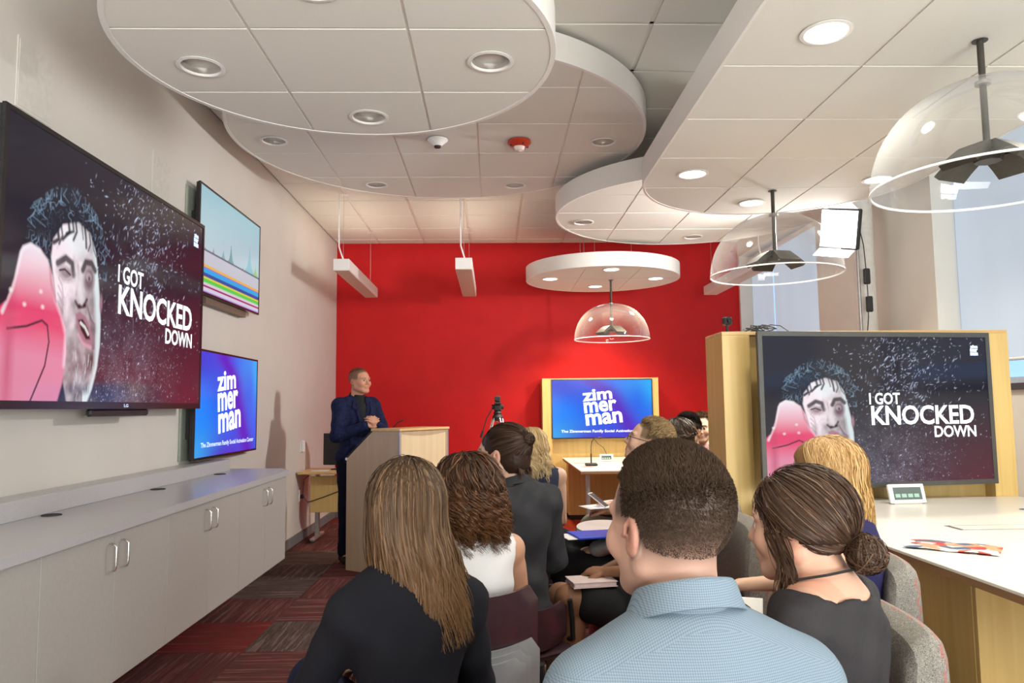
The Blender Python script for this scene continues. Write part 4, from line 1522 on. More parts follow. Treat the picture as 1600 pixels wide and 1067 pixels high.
def wall_tv(label, loc, rz, w_, h_, me, bez=.014, depth=.055, bb=None, bmat=None, mount=.10, group=None, mw=None):
    """screen facing local -Y, root at the screen's centre"""
    t = empty('television', loc, rz, label, 'television', group)
    bb = bb or bez
    f = B()
    y0, y1 = -.004, .012
    f.box(-w_ / 2, w_ / 2, y0, y1, h_ / 2 - bez, h_ / 2)
    f.box(-w_ / 2, w_ / 2, y0, y1, -h_ / 2, -h_ / 2 + bb)
    f.box(-w_ / 2, -w_ / 2 + bez, y0, y1, -h_ / 2 + bb, h_ / 2 - bez)
    f.box(w_ / 2 - bez, w_ / 2, y0, y1, -h_ / 2 + bb, h_ / 2 - bez)
    f.obj('bezel', bmat or M_bez, t)
    B().box(-w_ / 2 + .003, w_ / 2 - .003, .012, depth * .55, -h_ / 2 + .003, h_ / 2 - .003, .004).box(-w_ * .36, w_ * .36, depth * .5, depth, -h_ * .36, h_ * .36, .006).obj('casing', M_black, t)
    if mount > depth:
        m_ = mw or (w_ * .32, h_ * .3)
        B().box(-m_[0], m_[0], depth, mount, -m_[1], m_[1]).obj('wall_mount', M_blackm, t)
    s = link('screen', me, None, t, (0, -.0005, (bb - bez) / 2))
    s.scale = (w_ - 2 * bez, 1, h_ - bez - bb)
    return t, (w_ - 2 * bez), (h_ - bez - bb), (bb - bez) / 2


def put_text(t, sw, sh, zc, body, u0, u1, v0, v1, m=None, bold=.0, spacing=1.0, rot=0.0, name='lettering', d=.0022):
    return text_mesh(body, m or M_txt, t, name, (u1 - u0) * sw, (v1 - v0) * sh, (((u0 + u1) / 2 - .5) * sw, -d, (.5 - (v0 + v1) / 2) * sh + zc), bold, spacing, rot)


def boxing_text(t, sw, sh, zc):
    put_text(t, sw, sh, zc, 'I GOT', .452, .590, .390, .470, bold=.02, spacing=.98)
    put_text(t, sw, sh, zc, 'KNOCKED', .458, .925, .478, .612, bold=.022, spacing=.98)
    put_text(t, sw, sh, zc, 'DOWN', .738, .930, .622, .702, bold=.022, spacing=.98)
    for k, s in enumerate(('zim', 'mer', 'man')):
        put_text(t, sw, sh, zc, s, .925, .962, .055 + .026 * k, .079 + .026 * k, m=M_txt2, bold=.07, spacing=.85, name='corner_logo')


def zim_text(t, sw, sh, zc):
    r_ = rad(5)
    put_text(t, sw, sh, zc, 'zim', .300, .600, .155, .352, bold=.028, spacing=1.0, rot=r_)
    put_text(t, sw, sh, zc, 'mer', .315, .645, .365, .558, bold=.028, spacing=1.0, rot=r_)
    put_text(t, sw, sh, zc, 'man', .330, .700, .570, .772, bold=.028, spacing=1.0, rot=r_)
    put_text(t, sw, sh, zc, 'The Zimmerman Family Social Activation Center', .085, .95, .865, .925, bold=.025, m=M_txt2)

t, sw, sh, zc = wall_tv('huge black-framed television on the left wall showing the boxing advert', (-1.93, 3.925, 2.015), PI / 2, 2.04, 1.222, BOXER, bez=.022, bb=.035, depth=.06, mount=.139)
boxing_text(t, sw, sh, zc)
B().box(-.30, .30, -.002, .03, -.648, -.611, .01).obj('sensor_bar', M_black, t)
text_mesh('LG', M_txt2, t, 'maker_mark', .045, .016, (.03, -.0052, -.594), .02)
t, sw, sh, zc = wall_tv('upper small television on the left wall showing a coloured chart', (-1.985, 5.648, 2.573), PI / 2, 1.305, .762, CHART, bez=.014, depth=.05, mount=.084)
B().box(-.42, .42, .03, .08, -.43, -.36).obj('cable_box', mat('mount_bronze', (.16, .12, .09), .5), t)
t, sw, sh, zc = wall_tv('lower small television on the left wall showing the blue slide', (-1.985, 5.648, 1.436), PI / 2, 1.305, .75, BLUE, bez=.014, depth=.05, mount=.084)
zim_text(t, sw, sh, zc)
B().box(-.50, .45, .03, .08, -.392, -.34).obj('cable_box', MATS['mount_bronze'], t)
# recess plates behind the two small screens
for z, s in ((2.56, 'grey back box on the wall behind the chart television'), (1.40, 'grey back box on the wall behind the lower blue television')):
    t = empty('wall_back_box', (XL, 5.02, z), 0, s, 'wall box', 'grey wall boxes behind the small televisions')
    B().box(0, .012, -.06, .30, -.34, .36, .002).obj('plate', mat('grey_green_plate', (.30, .33, .28), .6), t)
    B().box(.012, .06, .02, .10, -.2, .2, .004).obj('bracket', M_blackm, t)

t, sw, sh, zc = wall_tv('television on the maple unit by the red wall showing the blue slide', (1.39, 9.493, 1.365), 0, 1.30, .755, BLUE, bez=.012, depth=.045, mount=.095)
zim_text(t, sw, sh, zc)
t, sw, sh, zc = wall_tv('large television on the right maple unit showing the boxing advert', (2.135, 4.065, 1.362), rad(8.5), 1.43, .852, BOXER, bez=.026, depth=.05, mount=.12, bmat=M_bez2, mw=(.3, .2))
boxing_text(t, sw, sh, zc)
# ================================================================== FIGURES: smooth distance fields meshed into one skin
def axis(lo, hi, h, fine=()):
    """grid coordinates from lo to hi with spacing h, finer inside the given (a, b, h) spans"""
    out = [lo]
    x = lo
    while x < hi:
        s = h
        for a, b_, f in fine:
            if a - h <= x <= b_:
                s = min(s, f)
        x += s
        out.append(x)
    return np.array(out)


def v3(p):
    return np.array([p[0], p[1], p[2]], float)


class Field:
    def __init__(s, h=.012, fine=None):
        s.h, s.fine, s.ops = h, fine or [[], [], []], []

    # primitives: each op is (kind, params, k, mode, lo, hi)
    def cap(s, p0, r0, p1, r1, k=.02, mode=1):
        p0, p1 = v3(p0), v3(p1)
        R_ = max(r0, r1)
        s.ops.append(('cap', (p0, r0, p1, r1), k, mode, np.minimum(p0, p1) - R_, np.maximum(p0, p1) + R_))
        return s

    def chain(s, pts, rs, k=.02):
        for i in range(len(pts) - 1):
            s.cap(pts[i], rs[i], pts[i + 1], rs[i + 1], k)
        return s

    def ell(s, c, r, M=None, k=.02, mode=1):
        c, r = v3(c), v3(r)
        M = np.eye(3) if M is None else np.asarray(M, float)
        e = np.sqrt(((M * r[None, :]) ** 2).sum(1))
        s.ops.append(('ell', (c, r, M), k, mode, c - e, c + e))
        return s

    def cut(s, n, d):
        """remove the side where n.p > d"""
        s.ops.append(('cut', (v3(n), d), 0, 0, None, None))
        return s

    def wrinkle(s, fn):
        s.ops.append(('wr', fn, 0, 0, None, None))
        return s

    def mesh(s):
        lo = np.min([o[4] for o in s.ops if o[3] == 1], 0) - s.h * 2.5
        hi = np.max([o[5] for o in s.ops if o[3] == 1], 0) + s.h * 2.5
        ax = [axis(lo[i], hi[i], s.h, s.fine[i]) for i in range(3)]
        V = np.full([len(a) for a in ax], .5, np.float32)
        for kind, p, k, mode, l, h in s.ops:
            if kind == 'cut':
                n, d = p
                f = (n[0] * ax[0][:, None, None] + n[1] * ax[1][None, :, None] + n[2] * ax[2][None, None, :] - d).astype(np.float32)
                np.maximum(V, f, out=V)
                continue
            if kind == 'wr':
                V += p(ax[0][:, None, None], ax[1][None, :, None], ax[2][None, None, :]).astype(np.float32)
                continue
            mg = 2.5 * s.h + k
            sl = []
            for i in range(3):
                a = max(0, np.searchsorted(ax[i], l[i] - mg) - 1)
                b_ = min(len(ax[i]), np.searchsorted(ax[i], h[i] + mg) + 1)
                sl.append(slice(a, b_))
            if any(q.stop <= q.start for q in sl):
                continue
            X = ax[0][sl[0]][:, None, None]
            Y = ax[1][sl[1]][None, :, None]
            Z = ax[2][sl[2]][None, None, :]
            if kind == 'cap':
                p0, r0, p1, r1 = p
                d = p1 - p0
                L2 = float(d @ d) + 1e-12
                t = np.clip(((X - p0[0]) * d[0] + (Y - p0[1]) * d[1] + (Z - p0[2]) * d[2]) / L2, 0, 1)
                f = np.sqrt((X - p0[0] - t * d[0]) ** 2 + (Y - p0[1] - t * d[1]) ** 2 + (Z - p0[2] - t * d[2]) ** 2) - (r0 + t * (r1 - r0))
            else:
                c, r, M = p
                dx, dy, dz = X - c[0], Y - c[1], Z - c[2]
                q = [dx * M[0, i] + dy * M[1, i] + dz * M[2, i] for i in range(3)]
                k0 = np.sqrt((q[0] / r[0]) ** 2 + (q[1] / r[1]) ** 2 + (q[2] / r[2]) ** 2)
                k1 = np.sqrt((q[0] / r[0] ** 2) ** 2 + (q[1] / r[1] ** 2) ** 2 + (q[2] / r[2] ** 2) ** 2) + 1e-9
                f = k0 * (k0 - 1) / k1
            f = f.astype(np.float32)
            a = V[sl[0], sl[1], sl[2]]
            if mode == 1:
                hh = np.maximum(k - np.abs(a - f), 0) / k
                V[sl[0], sl[1], sl[2]] = np.minimum(a, f) - hh * hh * k * .25
            else:
                f = -f
                hh = np.maximum(k - np.abs(a - f), 0) / k
                V[sl[0], sl[1], sl[2]] = np.maximum(a, f) + hh * hh * k * .25
        return nets(V, ax)


def nets(V, ax):
    S = V < 0
    for i in range(3):
        S = np.moveaxis(S, i, 0)
        S[0] = False
        S[-1] = False
        S = np.moveaxis(S, 0, i)
    V = np.where(S, np.minimum(V, -1e-6), np.maximum(V, 1e-6))
    c = np.zeros(np.array(V.shape) - 1, np.int8)
    corners = [(i, j, k) for i in (0, 1) for j in (0, 1) for k in (0, 1)]
    nx, ny, nz = c.shape
    for i, j, k in corners:
        c += S[i:i + nx, j:j + ny, k:k + nz]
    idx = np.argwhere((c > 0) & (c < 8))
    if not len(idx):
        return np.zeros((0, 3)), np.zeros((0, 4), int)
    I, J, K = idx.T
    val = {q: V[I + q[0], J + q[1], K + q[2]] for q in corners}
    acc = np.zeros((len(idx), 3))
    cnt = np.zeros(len(idx))
    for q in corners:
        for a in range(3):
            if q[a]:
                continue
            q2 = tuple(1 if b_ == a else q[b_] for b_ in range(3))
            m = (val[q] < 0) != (val[q2] < 0)
            t = np.where(m, val[q] / (val[q] - val[q2] + 1e-20), 0)
            for b_ in range(3):
                acc[:, b_] += np.where(m, t if b_ == a else q[b_], 0)
            cnt += m
    acc /= cnt[:, None]
    P = np.empty_like(acc)
    for a in range(3):
        i0 = idx[:, a]
        P[:, a] = ax[a][i0] + acc[:, a] * (ax[a][i0 + 1] - ax[a][i0])
    num = np.full(c.shape, -1, np.int64)
    num[I, J, K] = np.arange(len(idx))
    faces = []
    for a in range(3):
        b_, d = (a + 1) % 3, (a + 2) % 3
        Sa = np.moveaxis(S, (a, b_, d), (0, 1, 2))
        Na = np.moveaxis(num, (a, b_, d), (0, 1, 2))
        A = Sa[:-1, 1:-1, 1:-1]
        Bq = Sa[1:, 1:-1, 1:-1]
        e = np.argwhere(A != Bq)
        if not len(e):
            continue
        x, y, z = e.T
        q = np.stack([Na[x, y, z], Na[x, y + 1, z], Na[x, y + 1, z + 1], Na[x, y, z + 1]], 1)
        flip = ~A[x, y, z]
        q[flip] = q[flip][:, ::-1]
        faces.append(q)
    F_ = np.concatenate(faces)
    F_ = F_[(F_ >= 0).all(1)]
    return P, F_


def rotz(a):
    c, s = math.cos(a), math.sin(a)
    return np.array([[c, -s, 0], [s, c, 0], [0, 0, 1]])


def rotx(a):
    c, s = math.cos(a), math.sin(a)
    return np.array([[1, 0, 0], [0, c, -s], [0, s, c]])


def roty(a):
    c, s = math.cos(a), math.sin(a)
    return np.array([[c, 0, s], [0, 1, 0], [-s, 0, c]])


def head_ops(F_, c, M, w_=1.0, jaw=1.0, nose=1.0, ein=0.0):
    """head centred on c; faces +Y of M; 0.235 m high"""
    def T(p):
        return c + M @ (v3(p) * [w_, 1, 1])
    e = lambda p, r, k=.015, mode=1, R_=None: F_.ell(T(p), r, M if R_ is None else M @ R_, k, mode)
    e((0, -.012, .036), (.077 * w_, .097, .086), .02)
    e((0, .030, -.015), (.064 * w_, .066, .088), .03)
    F_.cap(T((.052, -.005, -.052)), .020 * jaw, T((.020, .068, -.092)), .018 * jaw, .03)
    F_.cap(T((-.052, -.005, -.052)), .020 * jaw, T((-.020, .068, -.092)), .018 * jaw, .03)
    e((0, .073, -.096), (.024, .020, .018), .02)
    for s in (-1, 1):
        e((s * .040, .068, -.028), (.024, .024, .026), .02)
        F_.cap(T((s * .046, .076, .024)), .009, T((s * .012, .090, .021)), .009, .012)
        e((s * .031, .103, .002), (.019, .016, .014), .014, -1)
        e((s * .031, .077, .002), (.0145, .0145, .0145), .004)
    F_.cap(T((0, .090, .016)), .008, T((0, .109 * (1 + .02 * nose), -.026)), .0115 * nose, .014)
    for s in (-1, 1):
        e((s * .012, .099, -.033), (.009, .010, .008), .008)
    e((0, .088, -.060), (.026, .014, .020), .014)
    F_.cap(T((-.018, .092, -.0555)), .0045, T((.018, .092, -.0555)), .0045, .008)
    F_.cap(T((-.015, .092, -.067)), .0055, T((.015, .092, -.067)), .0055, .008)
    e((0, .104, -.0615), (.022, .006, .0016), .002, -1)
    for s in (-1, 1):
        # ear: helix ring, lobe, bowl
        R_ = rotz(s * .35) @ rotx(-.12)
        e((s * (.0775 - ein), -.010, -.004), (.009, .018, .029), .008, 1, R_)
        e((s * (.0765 - ein), -.006, -.025), (.008, .012, .012), .006, 1, R_)
        e((s * (.0865 - ein), -.005, .002), (.0065, .0105, .019), .004, -1, R_)
        F_.cap(T((s * (.086 - ein), -.002, -.004)), .0035, T((s * (.085 - ein), -.004, .012)), .0035, .004)
        e((s * (.083 - ein), .006, -.007), (.004, .005, .005), .004)


def hand_ops(F_, wrist, d, n, side, curl=.6, size=1.0, spread=.08, k=.006):
    """wrist position, finger direction d, back-of-hand normal n; side +1 when the thumb lies along d x n"""
    d = v3(d) / np.linalg.norm(d)
    n = v3(n) - d * (v3(n) @ d)
    n /= np.linalg.norm(n)
    t = np.cross(d, n) * side
    w_ = v3(wrist)
    s = size
    Mh = np.stack([t, d, n], 1)
    F_.ell(w_ + d * .048 * s, (.040 * s, .052 * s, .015 * s), Mh, .012)
    for i, (off, ln) in enumerate(((.027, .072), (.009, .080), (-.010, .074), (-.028, .058))):
        p = w_ + d * (.088 - abs(off - .006) * .25) * s + t * off * s
        a = 0
        dirn = d + t * off * spread * 10
        dirn /= np.linalg.norm(dirn)
        r = .0088 * s
        F_.cap(w_ + d * .05 * s + t * off * .8 * s, r, p, r, k)
        for f, seg in enumerate((.45, .30, .25)):
            a += curl * (.8 if f == 0 else 1.0)
            dd = dirn * math.cos(a) - n * math.sin(a)
            q = p + dd * ln * seg * s
            F_.cap(p, r, q, r * .9, .003)
            p, r = q, r * .9
    p = w_ + d * .022 * s + t * .028 * s - n * .004
    dd = (d * .7 + t * .7 - n * .25)
    dd /= np.linalg.norm(dd)
    q = p + dd * .040 * s
    F_.cap(p, .013 * s, q, .0105 * s, .008)
    dd = d * .9 + t * .15 - n * curl * .7
    dd /= np.linalg.norm(dd)
    F_.cap(q, .0105 * s, q + dd * .045 * s, .0085 * s, .004)


M_skinA = attr_mat('skin', .50, .35, sss=.06, bump=.06, bscale=350)
M_eye = attr_mat('eye_surface', .12, .5)
M_hair = attr_mat('hair_strand', .45, .22)
M_hairm = attr_mat('hair_matt', .75, .04)


def cloth(name, col, **kw):
    kw.setdefault('rough', .85)
    kw.setdefault('var', .08)
    kw.setdefault('scale', 260)
    kw.setdefault('bump', .25)
    kw.setdefault('bscale', 700)
    kw.setdefault('spec', .2)
    return mat(name, col, **kw)


def seated(**kw):
    """joint positions of a seated adult facing +Y, in metres from the floor below the hips"""
    J = dict(pelvis=(0, 0, .55), waist=(0, .0, .70), chest=(0, .0, .90), neck=(0, .0, 1.045), head=(0, .028, 1.165),
             shL=(-.165, -.005, .995), shR=(.165, -.005, .995), elL=(-.21, .06, .735), elR=(.21, .06, .735), wrL=(-.10, .27, .66), wrR=(.10, .27, .66),
             hipL=(-.09, .03, .52), hipR=(.09, .03, .52), knL=(-.11, .45, .53), knR=(.11, .45, .53), anL=(-.11, .43, .10), anR=(.11, .43, .10),
             hturn=0.0, htilt=0.0, hroll=0.0)
    J.update(kw)
    for k_, v_ in list(J.items()):
        if isinstance(v_, tuple):
            J[k_] = v3(v_)
    return J


def torso_ops(F_, J, g=0.0, w_=1.0, belly=0.0):
    ch, wa, pe, ne = J['chest'], J['waist'], J['pelvis'], J['neck']
    tw = J['shR'] - J['shL']
    a = math.atan2(tw[1], tw[0])
    M = rotz(a)
    up = (ne - wa) / np.linalg.norm(ne - wa)
    lean = rotx(-math.atan2(up[1], up[2]))
    Mc = M @ lean
    F_.ell(ch + M @ v3((0, -.005, .01)), ((.150 + g) * w_, .098 + g, .150 + g), Mc, .05)
    F_.ell(ch + up * .075, ((.138 + g) * w_, .066 + g, .045 + g), Mc, .05)
    F_.ell(wa + M @ v3((0, belly * .4, 0)), ((.130 + g) * w_, .095 + g + belly * .5, .12 + g), Mc, .06)
    F_.ell(pe, ((.165 + g) * w_, .115 + g, .10 + g), M, .06)
    for s in ('shL', 'shR'):
        F_.cap(ch + up * .105 + (J[s] - ch) * .12, .050 + g, J[s] + v3((0, 0, -.006)), (.043 + g) * min(1, w_ + .05), .05)
        F_.cap(ne - up * .025, .046 + g, J[s] + v3((0, 0, .010)), .026 + g, .045)


def build_person(label, loc, rz, J, skin=(.58, .33, .22), hair=None, brow=(.06, .035, .02), group='seated audience', wid=1.0, arm=1.0,
                 sleeves=None, shirt=None, shirt_name='shirt', shirt_len=.02, neckcut=None, trousers=None, skirt=None, shoe=None, hands='rest', h=.014, fineh=.0045, hair_fn=None,
                 sl_grow=.010, sh_grow=.012, legs=True, nose=1.0, jaw=1.0, stubble=0.0, scalp=None, ein=0.0, folds=.004, lower='trousers', cloth_h=None, belly=0.0, neckr=.078, shirt_extra=None, headw=1.0, hand_curl=.5, bodycut=None, shirt_cut=None):
    t = empty('person', loc, rz, label, 'person', group)
    Mh = rotz(J['hturn']) @ rotx(J['htilt']) @ roty(J['hroll'])
    hc = J['head']
    fine = [[(hc[0] - .10, hc[0] + .10, fineh)], [(hc[1] - .12, hc[1] + .13, fineh)], [(hc[2] - .13, hc[2] + .13, fineh)]]
    wr = [J['wrL'], J['wrR']]
    if hands != 'none':
        for q in wr:
            fine[2].append((q[2] - .06, q[2] + .06, .006))
            fine[0].append((q[0] - .09, q[0] + .09, .007))
            fine[1].append((q[1] - .04, q[1] + .15, .007))
    F_ = Field(h, fine)
    head_ops(F_, hc, Mh, headw, jaw, nose, ein)
    nk = J['neck']
    nt_ = hc + Mh @ v3((0, -.028, -.055))
    F_.cap(nk + v3((0, -.005, -.02)), .056 * wid, nt_, .052 * wid, .025)
    torso_ops(F_, J, 0, wid, belly)
    for s in 'LR':
        F_.chain([J['sh' + s], J['el' + s], J['wr' + s]], [.044 * arm, .036 * arm, .024 * arm], .02)
        F_.cap(J['sh' + s] * .7 + J['el' + s] * .3, .045 * arm, J['el' + s], .034 * arm, .02)
        if legs:
            F_.chain([J['hip' + s], J['kn' + s], J['an' + s]], [.080, .052, .034], .03)
            kn, an = J['kn' + s], J['an' + s]
            F_.cap(kn * .75 + an * .25 + v3((0, -.014, 0)), .052, kn * .45 + an * .55, .040, .02)
            fd = v3(J.get('foot' + s, (0, 1, -.12)))
            F_.cap(an + v3((0, 0, -.03)), .034, an + fd * .13 + v3((0, 0, -.045)), .028, .02)
    if hands == 'clasp':
        for s, sg in (('L', -1), ('R', 1)):
            hand_ops(F_, J['wr' + s], J['hd' + s], J['hn' + s], sg, hand_curl)
    elif hands != 'none':
        for s, sg in (('L', -1), ('R', 1)):
            dv = J['wr' + s] - J['el' + s]
            hd = J.get('hd' + s, dv * [1, 1, .6])
            hand_ops(F_, J['wr' + s], hd, J.get('hn' + s, v3((sg * .25, 0, 1))), sg, hand_curl)
    if bodycut is not None:
        F_.cut(*bodycut)
    P, Q = F_.mesh()
    # pigment
    col = np.tile(np.array(skin), (len(P), 1))
    L_ = (P - hc) @ Mh
    x, y, z = L_[:, 0] / headw, L_[:, 1], L_[:, 2]
    isH = (z > -.13) & (np.abs(x) < .1) & (np.abs(y) < .13) & (z < .13)

    def mixc(m, c, a=1.0):
        m = (np.clip(m, 0, 1) * isH * a)[:, None]
        col[:] = col * (1 - m) + np.array(c) * m
    if scalp is not None:
        line = np.where(y > .02, .070 - .9 * np.maximum(0, .085 - y) * (y < .085), .0)
        back_ = np.clip((z + .070 + .35 * np.maximum(0, y + .02)) / .065, 0, 1) * np.clip((.012 - y) / .012, 0, 1)
        top_ = np.clip((z - (.030 + .75 * np.maximum(0, y - .01))) / .012, 0, 1)
        side_ = np.clip((z - .004) / .02, 0, 1) * np.clip((.052 - y) / .01, 0, 1)
        mixc(np.maximum(np.maximum(back_, top_), side_), scalp, .93)
    warm = (skin[0] * 1.02, skin[1] * .78, skin[2] * .74)
    mixc(np.exp(-((np.abs(x) - .040) / .02) ** 2 - ((z + .028) / .022) ** 2) * (y > .03), warm, .5)
    mixc((np.abs(x) > .0785 - ein) & (y < .03) & (z < .032), warm, .55)
    mixc(np.exp(-(x / .012) ** 2 - ((z + .028) / .014) ** 2) * (y > .08), warm, .5)
    if stubble:
        mixc(np.clip((-.045 - z) / .02, 0, 1) * np.clip((y + .0) / .03, 0, 1) * (z > -.125), tuple(q * .55 for q in skin), stubble)
    mixc((np.abs(x) < .022) & (z < -.052) & (z > -.0725) & (y > .084), (skin[0] * .80, skin[1] * .48, skin[2] * .50), .8)
    mixc(((z - .0245 + .10 * np.maximum(np.abs(x) - .033, 0)) ** 2 < .0045 ** 2) & (np.abs(x) > .012) & (np.abs(x) < .050) & (y > .06), brow, .85)
    mixc((np.abs(np.abs(x) - .031) < .0145) & (np.abs(z - .0105) < .0022) & (y > .07), (brow[0] * .5, brow[1] * .5, brow[2] * .5), .8)
    body = link('body', raw_mesh('body', P, Q, True, col), M_skinA, t)
    # eyes
    for s in (-1, 1):
        b = bmesh.new()
        bmesh.ops.create_uvsphere(b, u_segments=14, v_segments=10, radius=.0125)
        me = bpy.data.meshes.new('eye')
        b.to_mesh(me)
        b.free()
        a = me.color_attributes.new('Col', 'FLOAT_COLOR', 'POINT')
        for i, v in enumerate(me.vertices):
            fwd = v.co.y / .0125
            a.data[i].color = (.02, .015, .012, 1) if fwd > .86 else ((.10, .07, .05, 1) if fwd > .72 else (.62, .58, .55, 1))
        o = link('eye', me, M_eye, t)
        o.location = hc + Mh @ v3((s * .031 * headw, .0815, .0015))
        o.rotation_euler = Matrix(Mh.tolist()).to_euler()
    # clothes
    ch_ = cloth_h or h
    if shirt is not None:
        G = Field(ch_)
        torso_ops(G, J, sh_grow, wid, belly)
        for s in 'LR':
            if sleeves == 'long':
                G.chain([J['sh' + s], J['el' + s], J['wr' + s] * .93 + J['el' + s] * .07], [.056 * arm, .052 * arm + .002, .042 * arm], .025)
            elif sleeves == 'short':
                G.cap(J['sh' + s], .055 * arm, J['sh' + s] * .42 + J['el' + s] * .58, .050 * arm, .025)
            elif sleeves == 'elbow':
                G.chain([J['sh' + s], J['el' + s], J['wr' + s] * .3 + J['el' + s] * .7], [.056 * arm, .052 * arm + .002, .048 * arm], .025)
            elif sleeves == 'none':
                sg = -1 if s == 'L' else 1
                G.ell(J['sh' + s] + v3((sg * .022, 0, -.02)), (.062, .10, .105), None, .01, -1)
                G.cap(J['sh' + s], .053, J['el' + s], .05, .008, -1)
        up = v3((0, 0, 1))
        zc = nk[2] + (neckcut if neckcut is not None else .012)
        G.ell(v3((nk[0], nk[1] + .01, zc + .055)), (neckr, neckr, .060), None, .012, -1)
        if shirt_extra:
            shirt_extra(G)
        G.cut((0, 0, -1), -(J['pelvis'][2] - .02 - shirt_len))
        if shirt_cut:
            for q in shirt_cut:
                G.cut(*q)
        ph = rng.random(6) * 6
        if folds:
            G.wrinkle(lambda X, Y, Z: folds * (np.sin(X * 31 + Z * 19 + ph[0] + 1.5 * np.sin(Z * 23 + ph[1])) * np.sin(Y * 27 - Z * 14 + ph[2]) + .6 * np.sin(X * 60 - Z * 33 + 2 * np.sin(Y * 30) + ph[3]) * np.sin(Z * 9 + ph[4])))
        P, Q = G.mesh()
        link(shirt_name, raw_mesh(shirt_name, P, Q, True), shirt, t)
    if trousers is not None and legs:
        G = Field(h)
        G.ell(J['pelvis'], (.172 * wid, .122, .105), None, .04)
        for s in 'LR':
            if lower == 'skirt':
                G.chain([J['hip' + s], J['hip' + s] * .25 + J['kn' + s] * .75], [.098, .082], .07)
            else:
                G.chain([J['hip' + s], J['kn' + s], J['an' + s] + v3((0, 0, .0))], [.092, .066, .052], .03)
        ph = rng.random(4) * 6
        G.wrinkle(lambda X, Y, Z: .004 * np.sin(X * 40 + Z * 30 + ph[0]) * np.sin(Y * 36 + ph[1] + 2 * np.sin(Z * 12)))
        P, Q = G.mesh()
        link(lower, raw_mesh(lower, P, Q, True), trousers, t)
    if shoe is not None and legs:
        for s in 'LR':
            an = J['an' + s]
            fd = v3(J.get('foot' + s, (0, 1, -.12)))
            G = Field(.008)
            G.cap(an + v3((0, -.015, -.045)), .040, an + fd * .145 + v3((0, 0, -.05)), .034, .03)
            G.ell(an + fd * .09 + v3((0, 0, -.055)), (.045, .075, .03), rotz(math.atan2(-fd[0], fd[1])), .03)
            P, Q = G.mesh()
            link('shoe', raw_mesh('shoe', P, Q, True), shoe, t)
    if hair_fn is not None:
        hair_fn(t, hc, Mh, J)
    return t


# ------------------------------------------------------------------ hair
def ribbons(paths, width, cols, centre, taper=True, both=False):
    """paths (N,K,3): flat strands lying on a surface around centre -> verts, faces, colours"""
    N_, K_, _ = paths.shape
    tan = np.gradient(paths, axis=1)
    rad_ = paths - centre
    side = np.cross(tan, rad_)
    side /= (np.linalg.norm(side, axis=2, keepdims=True) + 1e-9)
    tw = (rng.random((N_, 1, 1)) - .5) * 1.2
    nrm = np.cross(side, tan)
    nrm /= (np.linalg.norm(nrm, axis=2, keepdims=True) + 1e-9)
    side = side * np.cos(tw) + nrm * np.sin(tw)
    w_ = np.asarray(width).reshape(-1, 1, 1) * np.ones((N_, K_, 1))
    if taper:
        e = np.linspace(0, 1, K_)
        w_ = w_ * np.clip(np.minimum(1, (1 - e) * 3 + .15), 0, 1)[None, :, None]
    a, b_ = paths + side * w_ * .5, paths - side * w_ * .5
    v = np.stack([a, b_], 2).reshape(-1, 3)
    base = (np.arange(N_) * K_ * 2)[:, None] + np.arange(K_ - 1)[None, :] * 2
    f = np.stack([base, base + 1, base + 3, base + 2], -1).reshape(-1, 4)
    c = np.repeat(np.repeat(cols[:, None, :], K_, 1), 2, axis=1).reshape(-1, 3) if cols.ndim == 2 else np.repeat(cols, 2, axis=1).reshape(-1, 3)
    return v, f, c


def hair_cols(n, base, tip=None, var=.3, streak=None, sfrac=.15, K_=None):
    c = np.array(base)[None, :] * (1 + var * (rng.random((n, 1)) * 2 - 1))
    if streak is not None:
        m = rng.random(n) < sfrac
        c[m] = np.array(streak) * (1 + var * (rng.random((m.sum(), 1)) * 2 - 1))
    if tip is not None and K_:
        e = np.linspace(0, 1, K_)[None, :, None] ** 1.3
        return c[:, None, :] * (1 - e) + np.array(tip) * (1 + .3 * (rng.random((n, 1, 1)) - .5)) * e
    return c


def merge(parts):
    vs, fs, cs, o = [], [], [], 0
    for v, f, c in parts:
        vs.append(v)
        fs.append(f + o)
        cs.append(c)
        o += len(v)
    return np.concatenate(vs), np.concatenate(fs), np.concatenate(cs)


SC_R = np.array((.080, .101, .091))
SC_C = np.array((0, -.013, .034))


def scalp_point(d, grow=1.0):
    """point of the scalp ellipsoid in direction d (head space)"""
    d = d / np.linalg.norm(d, axis=-1, keepdims=True)
    k = 1 / np.sqrt(((d / SC_R) ** 2).sum(-1, keepdims=True))
    g = grow if np.isscalar(grow) else np.asarray(grow).reshape(-1, *([1] * (d.ndim - 1)))
    return SC_C + d * k * g


def cap_mesh(c, M, col, grow=.004, hairline=.055, low=-.06, h=.006, side=-.01, extra=None, noise_=0.0015):
    """a close shell of hair: scalp region with a hairline"""
    G = Field(h)
    T = lambda p: c + M @ v3(p)
    G.ell(T(SC_C), SC_R + grow, M, .01)
    G.ell(T((0, -.045, -.035)), (.062 + grow, .055 + grow, .06), M, .03)
    # face opening
    G.ell(T((0, .125, -.025)), (.070, .075, .095), M, .012, -1)
    G.ell(T((0, .03, -.11)), (.12, .075, .085), M, .012, -1)
    for s in (-1, 1):
        G.ell(T((s * .09, .005, -.02)), (.028, .026, .040), M, .008, -1)
    if extra:
        extra(G, T, M)
    n_ = M @ v3((0, 0, -1))
    G.cut(tuple(n_), float(n_ @ T((0, 0, low))))
    if noise_:
        G.wrinkle(lambda X, Y, Z: noise_ * np.sin(X * 310 + 3 * np.sin(Z * 90)) * np.sin(Y * 270 + Z * 120))
    P, Q = G.mesh()
    return P, Q, np.tile(np.array(col), (len(P), 1)) * (1 + .15 * (rng.random((len(P), 1)) - .5))


